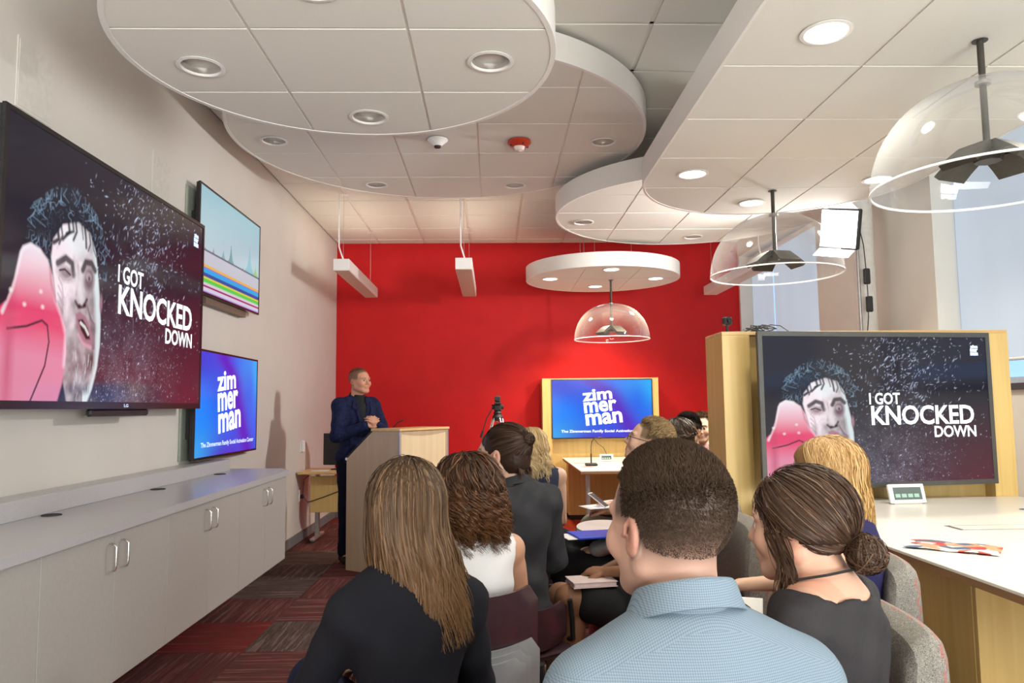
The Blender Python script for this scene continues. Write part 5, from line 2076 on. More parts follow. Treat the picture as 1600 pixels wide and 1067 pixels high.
def add_hair(t, parts, m=None, name='hair'):
    v, f, c = merge(parts)
    return link(name, raw_mesh(name, v, f, True, np.clip(c, 0, 1)), m or M_hair, t)


def hair_short(base, top=None, length=.018, n=5200, grow=.003, topgrow=.02, fade=True, dirn=(0, .5, 1), width=.0016, hairlow=-.055, wave=0.0, topn=2600, sidecol=None, nocap=False):
    """cropped hair: dense short strands, longer on top"""
    def fn(t, c, M, J):
        sc = sidecol or base
        parts = []
        if not nocap:
            parts.append(cap_mesh(c, M, sc, grow=.0015 if fade else .004, low=hairlow - .01))
        d = rng.normal(size=(n * 2, 3))
        d /= np.linalg.norm(d, axis=1, keepdims=True)
        ok = (d[:, 2] > -.75) & ~((d[:, 1] > .35) & (d[:, 2] < .42)) & ~((d[:, 2] < -.15) & (d[:, 1] > -.1))
        q0 = scalp_point(d, 1.0)
        ok &= ~((q0[:, 1] > .045) & (q0[:, 2] < .075 + .9 * (.085 - q0[:, 1]))) & ~((q0[:, 1] > -.012) & (q0[:, 2] < .018)) & (q0[:, 2] > -.06 + .07 * rng.random(len(d)) ** 1.5)
        d = d[ok][:n]
        p0 = scalp_point(d, 1.0)
        ln = np.where(fade, np.clip((p0[:, 2] + .03) / .10, .22, 1), 1.0)[:, None] * length
        K_ = 4
        fl = np.array(dirn) / np.linalg.norm(dirn)
        path = [p0]
        for k in range(1, K_):
            q = d * (.65 - k / K_ * .4) + fl * (.35 + .5 * k / K_) * np.clip(d[:, 2:3], 0, 1) + np.array((0, -.1, -.5)) * (1 - np.clip(d[:, 2:3] * 2, 0, 1)) * .8 + rng.normal(size=d.shape) * (.15 + wave)
            q /= np.linalg.norm(q, axis=1, keepdims=True)
            path.append(path[-1] + q * ln / K_)
        path = np.stack(path, 1)
        path = c + path @ M.T
        cc = hair_cols(len(d), base, var=.35)
        if sidecol is not None:
            w_ = np.clip((p0[:, 2:3] - .0) / .07, 0, 1)
            cc = cc * w_ + np.array(sidecol) * (1 - w_) * (1 + .3 * (rng.random((len(d), 1)) - .5))
        parts.append(ribbons(path, width * np.ones(len(d)), cc, c))
        if topn:
            # longer top brushed along dirn
            d = rng.normal(size=(topn * 5, 3))
            d /= np.linalg.norm(d, axis=1, keepdims=True)
            d = d[(d[:, 2] > .05 + .75 * rng.random(len(d))) & ~((d[:, 1] > .35) & (d[:, 2] < .6))][:topn]
            p0 = scalp_point(d, 1.0)
            K_ = 6
            path = [p0]
            for k in range(1, K_):
                q = d * (1.0 - k / K_) * .9 + fl * 1.0 + rng.normal(size=d.shape) * (.12 + wave)
                q /= np.linalg.norm(q, axis=1, keepdims=True)
                path.append(path[-1] + q * topgrow / K_ * 1.6)
            path = c + np.stack(path, 1) @ M.T
            parts.append(ribbons(path, width * 1.3 * np.ones(len(d)), hair_cols(len(d), top or base, var=.35), c))
        add_hair(t, parts, M_hairm)
    return fn


def flow_strands(c, M, J, n, L_, base, tip=None, part_x=0.0, az=(70, 290), layer=(1.02, 1.16), back=.11, spread=1.0, streak=None, sfrac=.2, wob=.006, width=.0028, K1=9, K2=13, zend=.0, var=.3, helix=0.0, hturns=6, tipspread=0.0, lenjit=.22, hang_w=.105, sweep=0.0, clump=0, clk=.08):
    """long hair: from the parting over the skull, then hanging straight down"""
    az_ = rad(az[0]) + (rad(az[1]) - rad(az[0])) * rng.random(n)
    lay = rng.uniform(*layer, n)
    s = np.sign(np.sin(az_))                      # azimuth 0 = face, 90 = left (-X)
    edge = np.stack([-np.sin(az_), np.cos(az_), -.12 * np.ones(n)], 1)
    py = rng.uniform(-.35, .62, n)
    root = np.stack([part_x - s * .02 * np.ones(n), py, .95 * np.ones(n)], 1)
    root[:, 1] = np.where(np.cos(az_) < -.3, py * .8 - .15, py)
    root /= np.linalg.norm(root, axis=1, keepdims=True)
    edge /= np.linalg.norm(edge, axis=1, keepdims=True)
    pts = []
    for k in range(K1):
        e = k / (K1 - 1)
        d = root * (1 - e) + edge * e
        g = (1.0 + (lay - 1.0) * min(1, e * 1.8 + .25))[:, None]
        dn = d / np.linalg.norm(d, axis=1, keepdims=True)
        kk = 1 / np.sqrt(((dn / SC_R) ** 2).sum(-1, keepdims=True))
        pts.append(SC_C + dn * kk * g)
    A = np.stack(pts, 1)
    A = c + A @ M.T
    end = A[:, -1]
    ln = L_ * (1 - lenjit * rng.random(n))
    ax_ = rng.uniform(-1, 1, n)
    B_ = []
    o = end - c
    rad2 = np.hypot(o[:, 0], o[:, 1])
    dirx = o[:, 0] / rad2
    diry = o[:, 1] / rad2
    for k in range(1, K2 + 1):
        e = k / K2
        z = end[:, 2] - ln * e
        wx = (rad2 * .45 + hang_w * .55) * spread * (1 + tipspread * e)
        tx = c[0] + dirx * wx + sweep * e
        ty = c[1] + diry * (rad2 * .3 + back * .7) - .012 * e
        f = min(1, e * 1.8)
        f = f * f * (3 - 2 * f)
        px = end[:, 0] * (1 - f) + tx * f + f * wob * np.sin(e * 7 + ax_ * 9) + ax_ * .008 * e
        py_ = end[:, 1] * (1 - f) + ty * f + f * wob * np.cos(e * 6 + ax_ * 7)
        B_.append(np.stack([px, py_, z], 1))
    path = np.concatenate([A, np.stack(B_, 1)], 1)
    if clump:
        ix_ = rng.integers(0, clump, n)
        own = path
        path = path[ix_] + (own - path[ix_]) * clk + rng.normal(size=(n, 1, 3)) * .0035
    if helix:
        K_ = path.shape[1]
        # resample finer for curls
        m_ = hturns * 9
        tt = np.linspace(0, K_ - 1, m_)
        i0 = np.minimum(tt.astype(int), K_ - 2)
        fr = (tt - i0)[None, :, None]
        path = path[:, i0] * (1 - fr) + path[:, i0 + 1] * fr
        ph = rng.random((n, 1)) * 6.3
        rt_ = rng.uniform(.8, 1.25, (n, 1))
        if clump:
            ph, rt_ = ph[ix_] + rng.normal(size=(n, 1)) * .35, rt_[ix_]
        ang_ = ph + np.linspace(0, 2 * PI * hturns, m_)[None, :] * rt_
        amp = helix * np.clip(np.linspace(-.1, 2.2, m_), 0, 1)[None, :] * rng.uniform(.6, 1.4, (n, 1))
        out = path - c
        out[..., 2] = 0
        out /= (np.linalg.norm(out, axis=2, keepdims=True) + 1e-9)
        sd = np.cross(out, np.array((0, 0, 1.)))
        path = path + sd * (np.cos(ang_) * amp)[..., None] + out * (np.sin(ang_) * amp)[..., None] + np.array((0, 0, .35)) * (np.sin(ang_ + 1) * amp)[..., None]
    K_ = path.shape[1]
    cols = hair_cols(n, base, tip, var, streak, sfrac, K_ if tip is not None else None)
    return ribbons(path, width * rng.uniform(.6, 1.3, n), cols, c)


def bun_strands(c, M, n, bun, base, layer=(1.0, 1.05), streak=None, width=.0026, face_gap=True, sag=.0, var=.3):
    """hair pulled from the hairline over the skull to a knot at bun (head space)"""
    d = rng.normal(size=(n * 3, 3))
    d /= np.linalg.norm(d, axis=1, keepdims=True)
    bd = (v3(bun) - SC_C)
    bd /= np.linalg.norm(bd)
    ok = (d[:, 2] > np.where(d[:, 1] < -.1, -.78, -.5)) & ~((d[:, 1] > .52) & (d[:, 2] < .42)) & ~((d[:, 2] < -.05) & (d[:, 1] > .05))
    d = d[ok][:n]
    lay = rng.uniform(*layer, len(d))
    K_ = 12
    pts = []
    for k in range(K_):
        e = k / (K_ - 1)
        q = d * (1 - e) + bd * e
        q = q + np.array((0, 0, -sag)) * math.sin(PI * e)
        q /= np.linalg.norm(q, axis=1, keepdims=True)
        kk = 1 / np.sqrt(((q / SC_R) ** 2).sum(-1, keepdims=True))
        g = (1 + (lay - 1) * (.3 + .7 * math.sin(PI * min(1, e * 1.1))))[:, None]
        pts.append(SC_C + q * kk * g)
    path = np.stack(pts, 1)
    e = np.linspace(0, 1, K_)[None, :, None]
    path = path * (1 - e ** 6) + v3(bun) * .97 * e ** 6
    path = c + path @ M.T
    return ribbons(path, width * rng.uniform(.6, 1.3, len(d)), hair_cols(len(d), base, var=var, streak=streak), c, taper=False)


def bun_knot(c, M, bun, r, base, n=700, streak=None, messy=.15):
    ctr = c + M @ v3(bun)
    paths = []
    m_ = 22
    for _ in range(n):
        nrm = rng.normal(size=3)
        nrm = nrm / np.linalg.norm(nrm) + M @ v3((0, -1, .2)) * 1.0
        nrm /= np.linalg.norm(nrm)
        a = np.cross(nrm, rng.normal(size=3))
        a /= np.linalg.norm(a)
        b_ = np.cross(nrm, a)
        R_ = r * rng.uniform(.55, 1.0 + messy)
        off = nrm * rng.normal() * r * .45
        th = np.linspace(0, rng.uniform(2.2, 5.5), m_)
        paths.append(ctr + off * .7 + (a[None] * np.cos(th)[:, None] + b_[None] * np.sin(th)[:, None]) * R_ * math.sqrt(max(.15, 1 - (np.linalg.norm(off) / r) ** 2 * .5)))
    path = np.array(paths)
    out = [ribbons(path, .0026 * np.ones(n), hair_cols(n, base, var=.35, streak=streak), ctr)]
    G = Field(.005)
    G.ell(ctr, (r * .8, r * .8, r * .8), None, .01)
    P, Q = G.mesh()
    out.append((P, Q, np.tile(np.array(base) * .6, (len(P), 1))))
    return out


def collar_mesh(t, m, c, r, h, name='collar', tilt=(0, 0), openw=.5, fold=.035, z0=0.0, ry=1.0):
    """stand-up collar folded over, open at the throat (+Y)"""
    n = 40
    b = B()
    rows = []
    a0, a1 = rad(90) + openw, rad(450) - openw
    for k in range(n + 1):
        a = a0 + (a1 - a0) * k / n
        fr = math.cos((a - rad(270)))          # 1 at the back
        hh = h * (.80 + .20 * fr)
        fl_ = fold * (1.0 - .15 * fr)
        row = []
        for dr, dz in ((.004, 0), (.0, hh * .6), (-.001, hh), (.003, hh + .004), (.007, hh), (.012 + .004 * (1 - fr), hh - fl_ * .55), (.017 + .008 * (1 - fr), hh - fl_), (.014 + .008 * (1 - fr), hh - fl_ - .001), (.009, hh - fl_ * .5), (.004, hh - .006)):
            R_ = r + dr
            x, y = R_ * math.cos(a), R_ * ry * math.sin(a)
            row.append(b.bm.verts.new((x, y, dz + y * tilt[0] + x * tilt[1])))
        rows.append(row)
    for k in range(n):
        for i in range(9):
            b.bm.faces.new((rows[k][i], rows[k][i + 1], rows[k + 1][i + 1], rows[k + 1][i]))
    o = b.obj(name, m, t, loc=tuple(c), smooth=True)
    return o
# ================================================================== PEOPLE
def W(p, loc, rz):
    """world point -> person-local point"""
    q = rotz(-rz) @ (v3(p) - v3((loc[0], loc[1], 0)))
    return tuple(q)

# ---------------------------------------------------------------- the speaker, standing at the lectern
loc = (-1.285, 7.02)
rz = rad(-140)                                   # chest turned towards the lectern front
Js = seated(pelvis=(0, 0, .96), waist=(0, .01, 1.10), chest=(0, .015, 1.30), neck=(0, .02, 1.495), head=(0, .060, 1.648),
            shL=(-.180, .0, 1.425), shR=(.180, .0, 1.425), elL=(-.25, .10, 1.15), elR=(.25, .10, 1.15), wrL=(-.055, .275, 1.245), wrR=(.055, .275, 1.245),
            hipL=(-.10, 0, .93), hipR=(.10, 0, .93), knL=(-.11, .02, .50), knR=(.11, .02, .50), anL=(-.11, -.01, .09), anR=(.12, .0, .09),
            hturn=rad(14), htilt=rad(3),
            hdL=v3((.75, .35, .55)), hdR=v3((-.75, .35, .50)), hnL=v3((-.45, .8, .0)), hnR=v3((.45, .8, .0)))
M_jacket = cloth('navy_checked_jacket', (.009, .012, .046), var=.5, scale=40, bump=.2)
t = build_person('man in a navy jacket and dark shirt standing behind the lectern with clasped hands', (loc[0], loc[1], 0), rz, Js, skin=(.56, .27, .17), brow=(.22, .12, .07),
                 group=None, wid=1.08, arm=1.12, headw=1.10, sleeves='long', shirt=M_jacket, shirt_name='jacket', shirt_len=.16, sh_grow=.024, neckcut=-.01, shirt_extra=lambda G: (G.cap((0, .075, 1.47), .050, (0, .165, 1.24), .012, .01, -1)), trousers=cloth('dark_navy_trousers', (.004, .005, .014)),
                 shoe=cloth('black_leather', (.01, .01, .01), rough=.35), hands='clasp', hand_curl=.62, h=.014, fineh=.005, scalp=(.17, .085, .05), hair_fn=hair_short((.12, .06, .035), (.14, .07, .04), length=.006, n=3500, topn=900, topgrow=.010, dirn=(0, -.6, .2), nocap=True), nose=1.1, jaw=1.15, belly=.03, folds=.005)
# shirt front and jacket lapels
M_dshirt = cloth('charcoal_shirt', (.018, .018, .02))
G = Field(.007)
G.ell((0, .030, 1.36), (.080, .095, .16), None, .02)
G.cap((0, .03, 1.44), .066, (0, .035, 1.50), .061, .02)
G.ell((0, .05, 1.585), (.062, .07, .075), None, .01, -1)
P_, Q_ = G.mesh()
link('shirt', raw_mesh('shirt', P_, Q_, True), M_dshirt, t)
collar_mesh(t, M_dshirt, (0, .022, 1.492), .066, .035, tilt=(-.35, 0), openw=.35, fold=.03)
for s in (-1, 1):
    b = B()
    pts = [(s * .062, .06, 1.50), (s * .088, .095, 1.46), (s * .105, .118, 1.40), (s * .080, .135, 1.385), (s * .05, .150, 1.28), (s * .012, .155, 1.19), (s * .030, .135, 1.27), (s * .052, .105, 1.39)]
    f0 = [b.bm.verts.new(p) for p in pts]
    f1 = [b.bm.verts.new((p[0], p[1] - .006, p[2])) for p in pts]
    b.bm.faces.new(f0)
    b.bm.faces.new(f1[::-1])
    for i in range(len(pts)):
        b.bm.faces.new((f0[i], f0[(i + 1) % 8], f1[(i + 1) % 8], f1[i]))
    b.obj('lapel', M_jacket, t)

# ---------------------------------------------------------------- left block, on the dark chairs
SK = (.60, .345, .235)
# long straight hair
loc, rz = (-.195, 1.72), rad(22)
nesting_chair(loc[0] + .02, loc[1] - .0, rz, 'dark chair of the woman with long straight hair, at the bottom edge', top=.79)
J = seated(head=(0, .03, 1.145), neck=(0, 0, 1.02), chest=(0, .0, .88), knL=(-.14, .42, .66), knR=(.05, .45, .56), anL=(.15, .50, .40), wrL=(-.16, .30, .70), wrR=(.02, .34, .70), elL=(-.225, .09, .72), elR=(.185, .06, .73),
           shL=(-.132, 0, .94), shR=(.132, 0, .94))
def hair_long(t, c, M, J):
    P, Q, C = cap_mesh(c, M, (.055, .030, .016), grow=.006, low=-.10)
    parts = [(P, Q, C)]
    kw = dict(tip=(.16, .084, .036), streak=(.15, .09, .05), part_x=.02)
    parts.append(flow_strands(c, M, J, 5600, .285, (.026, .0145, .0085), az=(62, 298), layer=(1.02, 1.13), back=.112, hang_w=.098, spread=1.0, wob=.007, width=.0026, tipspread=.10, lenjit=.35, sweep=.035, sfrac=.22, clump=900, clk=.45, **kw))
    parts.append(flow_strands(c, M, J, 1400, .30, (.038, .021, .012), az=(110, 250), layer=(1.12, 1.16), back=.12, hang_w=.092, wob=.009, width=.0030, tipspread=.0, lenjit=.3, sweep=.05, sfrac=.35, **kw))
    add_hair(t, parts)
M_blk = cloth('black_knit', (.008, .008, .012), rough=.9)
build_person('woman from behind with long straight light brown hair and a black top', (loc[0], loc[1], 0), rz, J, skin=SK, sleeves='long', shirt=M_blk, shirt_name='top', neckcut=-.03,
             trousers=cloth('navy_skirt', (.008, .010, .03)), shoe=cloth('black_leather', (.01, .01, .01)), h=.014, ein=.012, hair_fn=hair_long, wid=.83, arm=.80, cloth_h=.010)

# curly hair, white sleeveless top
loc, rz = (-.075, 2.36), rad(28)
nesting_chair(loc[0] - .05, loc[1] + .0, rz, 'dark chair with grey back plates under the curly-haired woman')
J = seated(head=(-.0, .03, 1.11), neck=(0, 0, .99), chest=(0, 0, .86), shL=(-.145, 0, .94), shR=(.145, 0, .94), wrL=(-.13, .33, .66), wrR=(.10, .30, .64), elL=(-.24, .10, .70))
def hair_curly(t, c, M, J):
    P, Q, C = cap_mesh(c, M, (.03, .012, .007), grow=.010, low=-.12, noise_=.004, extra=lambda G, T, M_: (G.ell(T((0, -.06, -.05)), (.105, .075, .12), M_, .04)))
    parts = [(P, Q, C)]
    parts.append(flow_strands(c, M, J, 2600, .190, (.026, .0115, .0065), tip=(.13, .056, .022), az=(40, 320), layer=(1.05, 1.34), back=.125, hang_w=.136, wob=.010, width=.0030, helix=.011, hturns=8, clump=230, clk=.05, lenjit=.45, streak=(.13, .055, .025), sfrac=.25, tipspread=-.02))
    parts.append(flow_strands(c, M, J, 1300, .060, (.028, .0125, .007), tip=(.11, .045, .02), az=(40, 320), layer=(1.06, 1.28), back=.11, hang_w=.118, wob=.010, width=.0030, helix=.010, hturns=6, clump=170, clk=.05, lenjit=.9, streak=(.15, .07, .03), sfrac=.2))
    add_hair(t, parts)
M_wht = cloth('white_cotton', (.68, .66, .66), var=.02)
build_person('woman from behind with brown curly hair and a white sleeveless top', (loc[0], loc[1], 0), rz, J, skin=(.50, .27, .17), sleeves='none', shirt=M_wht, shirt_name='top', neckcut=-.02,
             trousers=cloth('dark_trousers', (.012, .012, .018)), shoe=cloth('black_leather', (.01, .01, .01)), ein=.012, hair_fn=hair_curly, wid=.84, arm=.82, cloth_h=.010, sh_grow=.013)

# man with a bun, charcoal shirt
loc, rz = (.085, 3.02), rad(34)
nesting_chair(loc[0] - .05, loc[1] + .06, rz, 'dark chair of the man with the hair bun', top=.62, plates=0)
J = seated(head=(-.015, .045, 1.20), neck=(0, .01, 1.06), chest=(0, 0, .92), shL=(-.165, 0, 1.005), shR=(.165, 0, 1.005), hturn=rad(22), htilt=rad(-4), elL=(-.23, .10, .76), elR=(.24, .06, .75))
def hair_manbun(t, c, M, J):
    P, Q, C = cap_mesh(c, M, (.028, .014, .009), grow=.003, low=-.075)
    bun = (.0, -.112, .055)
    parts = [(P, Q, C), bun_strands(c, M, 2600, bun, (.040, .020, .012), layer=(1.02, 1.09))]
    parts += bun_knot(c, M, bun, .026, (.040, .020, .012), n=260)
    d = rng.normal(size=(260, 3)) * .010
    a = c + (M @ np.stack([rng.uniform(-.045, .045, 260), np.full(260, -.088), np.full(260, -.055)])).T
    path = np.stack([a, a + np.array((0, -.004, -.015)) + d * .3, a + np.array((0, -.003, -.034)) + d], 1)
    parts.append(ribbons(path, np.full(260, .003), hair_cols(260, (.045, .022, .013)), c))
    add_hair(t, parts)
M_chs = cloth('charcoal_cotton', (.028, .028, .032), rough=.7)
t = build_person('man from behind with a dark hair bun and a charcoal shirt', (loc[0], loc[1], 0), rz, J, skin=(.60, .37, .27), sleeves='elbow', shirt=M_chs, neckcut=.0,
                 trousers=cloth('black_trousers', (.01, .01, .012)), shoe=cloth('black_leather', (.01, .01, .01)), hair_fn=hair_manbun, wid=.92, cloth_h=.011, fineh=.0045, folds=.006, sh_grow=.018)
collar_mesh(t, M_chs, (0, .008, 1.066), .062, .040, tilt=(-.25, 0), openw=.4)

# woman in profile behind him
loc, rz = (.055, 3.78), rad(92)
nesting_chair(loc[0], loc[1], rz, 'dark chair of the woman seen in profile behind the bun', top=.66, plates=0)
J = seated(head=(0, .035, 1.155), neck=(0, 0, 1.02), htilt=rad(3))
def hair_tied(t, c, M, J):
    P, Q, C = cap_mesh(c, M, (.05, .025, .014), grow=.004, low=-.08)
    bun = (0, -.105, -.01)
    add_hair(t, [(P, Q, C), bun_strands(c, M, 1200, bun, (.09, .045, .025), layer=(1.02, 1.08))] + bun_knot(c, M, bun, .025, (.07, .035, .02), n=150))
build_person('woman in profile with tied brown hair, half hidden behind the bun', (loc[0], loc[1], 0), rz, J, skin=(.58, .36, .27), sleeves='short', shirt=cloth('dark_blue_top', (.02, .025, .05)), shirt_name='top',
             trousers=cloth('dark_trousers', (.012, .012, .018)), shoe=cloth('black_leather', (.01, .01, .01)), hair_fn=hair_tied, wid=.94, arm=.88, h=.018, fineh=.0055)
# blonde waves
loc, rz = (.22, 4.25), rad(25)
nesting_chair(loc[0], loc[1], rz, 'dark chair of the blonde woman beyond the bun', top=.66, plates=0)
J = seated(head=(0, .03, 1.14), neck=(0, 0, 1.01))
def hair_blonde(t, c, M, J):
    P, Q, C = cap_mesh(c, M, (.42, .27, .12), grow=.010, low=-.10)
    add_hair(t, [(P, Q, C), flow_strands(c, M, J, 1300, .20, (.52, .35, .16), tip=(.66, .50, .28), az=(50, 310), layer=(1.05, 1.22), back=.12, hang_w=.115, wob=.012, width=.005, helix=.008, hturns=4, clump=140, lenjit=.3)])
build_person('woman with blonde wavy hair beyond the man with the bun', (loc[0], loc[1], 0), rz, J, skin=(.62, .39, .28), sleeves='none', shirt=cloth('dark_blue_top', (.02, .025, .05)), shirt_name='top',
             trousers=cloth('dark_trousers', (.012, .012, .018)), shoe=cloth('black_leather', (.01, .01, .01)), hair_fn=hair_blonde, wid=.94, arm=.88, h=.018, fineh=.006)

# ---------------------------------------------------------------- foreground man in the checked shirt
def check_cloth():
    m, nt, bb = new_mat('light_blue_check')
    N, L = nt.nodes.new, nt.links.new
    tc = N('ShaderNodeTexCoord')
    sx = N('ShaderNodeSeparateXYZ')
    L(tc.outputs['Object'], sx.inputs[0])
    outs = []
    for ax_, p in (('X', .0032), ('Z', .0032), ('Y', .0032)):
        mu = N('ShaderNodeMath')
        mu.operation = 'MULTIPLY'
        mu.inputs[1].default_value = 2 * PI / p
        L(sx.outputs[ax_], mu.inputs[0])
        si = N('ShaderNodeMath')
        si.operation = 'SINE'
        L(mu.outputs[0], si.inputs[0])
        gt = N('ShaderNodeMath')
        gt.operation = 'GREATER_THAN'
        gt.inputs[1].default_value = .55
        L(si.outputs[0], gt.inputs[0])
        outs.append(gt)
    # the two thread directions in the plane of the cloth: pick by the normal
    ad = N('ShaderNodeMath')
    ad.operation = 'ADD'
    L(outs[0].outputs[0], ad.inputs[0])
    ge = N('ShaderNodeNewGeometry')
    sn = N('ShaderNodeSeparateXYZ')
    L(ge.outputs['Normal'], sn.inputs[0])
    gz = N('ShaderNodeMath')
    gz.operation = 'GREATER_THAN'
    gz.inputs[1].default_value = .62
    L(sn.outputs['Z'], gz.inputs[0])
    mz = N('ShaderNodeMix')
    L(gz.outputs[0], mz.inputs[0])
    L(outs[1].outputs[0], mz.inputs[2])
    L(outs[2].outputs[0], mz.inputs[3])
    L(mz.outputs[0], ad.inputs[1])
    mu = N('ShaderNodeMath')
    mu.operation = 'MULTIPLY'
    mu.inputs[1].default_value = .5
    L(ad.outputs[0], mu.inputs[0])
    rp = N('ShaderNodeValToRGB')
    rp.color_ramp.elements[0].color = (.20, .255, .30, 1)
    rp.color_ramp.elements[1].color = (.10, .148, .215, 1)
    L(mu.outputs[0], rp.inputs[0])
    L(rp.outputs[0], bb.inputs['Base Color'])
    bb.inputs['Roughness'].default_value = .85
    bb.inputs['Specular IOR Level'].default_value = .15
    return m
M_chk = check_cloth()
loc, rz = (.285, 1.12), rad(10)
J = seated(head=(-.01, .04, 1.205), neck=(-.005, .0, 1.06), chest=(0, -.01, .92), shL=(-.160, -.02, .985), shR=(.160, -.02, .98), hturn=rad(17), htilt=rad(0), hroll=rad(0), elL=(-.25, .08, .73), elR=(.26, .06, .73))
def foreshirt(X, Y, Z):
    # box pleat below the yoke and a few long drapes
    f = .003 * np.sin(X * 24 + Z * 13 + 1.2 * np.sin(Z * 17)) * np.clip((1.02 - Z) * 9, 0, 1)
    f = f + .007 * np.exp(-((X - .115 - (.96 - Z) * .30) / .006) ** 2) * np.clip((.975 - Z) * 14, 0, 1) * (Y < 0)
    f = f - .004 * np.exp(-((X - .128 - (.96 - Z) * .30) / .009) ** 2) * np.clip((.975 - Z) * 14, 0, 1) * (Y < 0)
    f = f + .0022 * np.exp(-((Z - .985 + .25 * X * X) / .003) ** 2) * (Y < 0) * (np.abs(X) < .17)
    return f
nesting_chair(loc[0], loc[1], rz, 'dark chair of the man in the light blue shirt, below the view', top=.70)
t = build_person('man from behind with cropped dark hair and a light blue checked shirt', (loc[0], loc[1], 0), rz, J, skin=(.56, .33, .25), sleeves='long', shirt=None,
                 trousers=cloth('khaki_trousers', (.22, .17, .11)), shoe=cloth('brown_leather', (.08, .04, .02)), wid=.96, arm=1.0, h=.014, fineh=.0038, nose=1.0, stubble=.25, scalp=(.075, .05, .037),
                 hair_fn=hair_short((.042, .027, .018), (.038, .024, .016), length=.010, n=20000, topn=6000, topgrow=.010, dirn=(.1, .35, .5), width=.0012, sidecol=(.055, .036, .026), nocap=True))
G = Field(.0085)
torso_ops(G, J, .018, .96)
for s in 'LR':
    G.chain([J['sh' + s], J['el' + s], J['wr' + s]], [.056, .050, .040], .03)
G.ell(v3((J['neck'][0], .012, 1.145)), (.070, .070, .062), None, .012, -1)
G.cut((0, 0, -1), -.50)
G.wrinkle(foreshirt)
P_, Q_ = G.mesh()
link('shirt', raw_mesh('shirt', P_, Q_, True), M_chk, t)
collar_mesh(t, M_chk, (-.004, .004, 1.085), .068, .045, tilt=(-.25, .0), openw=.45, fold=.044)

# ---------------------------------------------------------------- right block, lounge chairs
# bun woman, dark grey top
loc, rz = (.70, 1.60), rad(44)
lounge_chair(.64, 1.86, rad(88), 'nearest grey patterned lounge chair with a red seat, at the lower right', tablet=False, top=.895)
J = seated(head=(0, .045, 1.125), neck=(0, .0, 1.0), chest=(0, 0, .87), shL=(-.155, 0, .94), shR=(.155, 0, .94), hturn=rad(4), htilt=rad(-3), knL=(-.11, .42, .50), knR=(.11, .42, .50))
def hair_bun(t, c, M, J):
    P, Q, C = cap_mesh(c, M, (.035, .018, .011), grow=.006, low=-.028)
    bun = (.0, -.128, -.050)
    parts = [(P, Q, C), bun_strands(c, M, 4600, bun, (.062, .033, .020), layer=(1.03, 1.17), streak=(.14, .085, .055), sag=.10, width=.0022)]
    parts += bun_knot(c, M, bun, .034, (.060, .032, .019), n=800, streak=(.15, .09, .055), messy=.3)
    # loose locks beside the face
    for s in (-1, 1):
        n = 70
        a = np.stack([s * rng.uniform(.070, .080, n), rng.uniform(.005, .045, n), rng.uniform(-.01, .04, n)], 1)
        K_ = 12
        e = np.linspace(0, 1, K_)[None, :, None]
        path = a[:, None, :] + np.array((s * .006, -.012, -.175)) * e * rng.uniform(.7, 1.1, (n, 1, 1)) + np.stack([.004 * np.sin(e[..., 0] * 7 + rng.random((n, 1)) * 2), .012 * np.sin(e[..., 0] * 6 + rng.random((n, 1)) * 2), 0 * e[..., 0] * np.ones((n, 1))], -1)
        parts.append(ribbons(c + path @ M.T, np.full(n, .0024), hair_cols(n, (.075, .042, .026), var=.3), c))
    add_hair(t, parts)
M_gtop = cloth('dark_grey_jersey', (.034, .031, .034), rough=.75)
t = build_person('woman with a low brown bun and a dark grey top at the lower right', (loc[0], loc[1], 0), rz, J, skin=(.60, .35, .25), sleeves='short', shirt=M_gtop, shirt_name='top', neckcut=-.035, neckr=.112,
                 trousers=cloth('dark_trousers', (.012, .012, .018)), shoe=cloth('black_leather', (.01, .01, .01)), ein=.014, hair_fn=hair_bun, wid=.90, arm=.85, h=.014, fineh=.004, cloth_h=.009, folds=.005)
B().tube([(-.085, .02, 1.03), (-.075, -.035, 1.045), (-.02, -.068, 1.052), (.04, -.062, 1.050), (.082, -.01, 1.035), (.088, .05, .99), (.06, .10, .94)], .003, 6).obj('necklace', M_blackm, t, smooth=True)
# blonde woman in navy
loc, rz = (1.075, 2.32), rad(62)
lounge_chair(.93, 2.46, rad(86), 'second grey patterned lounge chair, behind the navy dress', tablet=True, tside=1, toff=.02)
J = seated(head=(0, .04, 1.16), neck=(0, .0, 1.03), hturn=rad(6), shL=(-.17, 0, .96), shR=(.17, 0, .96), elR=(.23, .16, .78), wrR=(.16, .34, .77), elL=W((.87, 2.22, .80), loc, rz), wrL=W((.86, 2.34, 1.00), loc, rz), hdL=v3((.3, -.1, 1)))
def hair_strawb(t, c, M, J):
    P, Q, C = cap_mesh(c, M, (.26, .14, .055), grow=.008, low=-.10)
    parts = [(P, Q, C), flow_strands(c, M, J, 3800, .20, (.40, .225, .090), tip=(.58, .36, .13), az=(56, 304), layer=(1.03, 1.17), back=.118, hang_w=.118, wob=.008, width=.0028, lenjit=.4, streak=(.60, .40, .20), sfrac=.25, var=.25)]
    add_hair(t, parts)
build_person('woman with long golden hair and a navy sleeveless dress at the right', (loc[0], loc[1], 0), rz, J, skin=(.64, .40, .28), sleeves='none', shirt=cloth('navy_dress_cloth', (.020, .018, .075)), shirt_name='dress', neckcut=.01,
             trousers=cloth('navy_dress_cloth', (.020, .018, .075)), lower='skirt', shoe=cloth('black_leather', (.01, .01, .01)), ein=.012, hair_fn=hair_strawb, wid=.95, arm=.88, h=.014, cloth_h=.011, sh_grow=.016)
t = empty('notepad', (.80, 2.47, .7355), rad(70), 'white notepad with a pen on the tablet arm before the golden-haired woman', 'notepad')
B().box(-.10, .10, -.07, .07, 0, .008, .002).obj('pages', M_white, t)
B().cyl((-.06, -.03, .0125), (.06, .02, .0125), .004, 8).obj('pen', M_blackm, t, smooth=True)

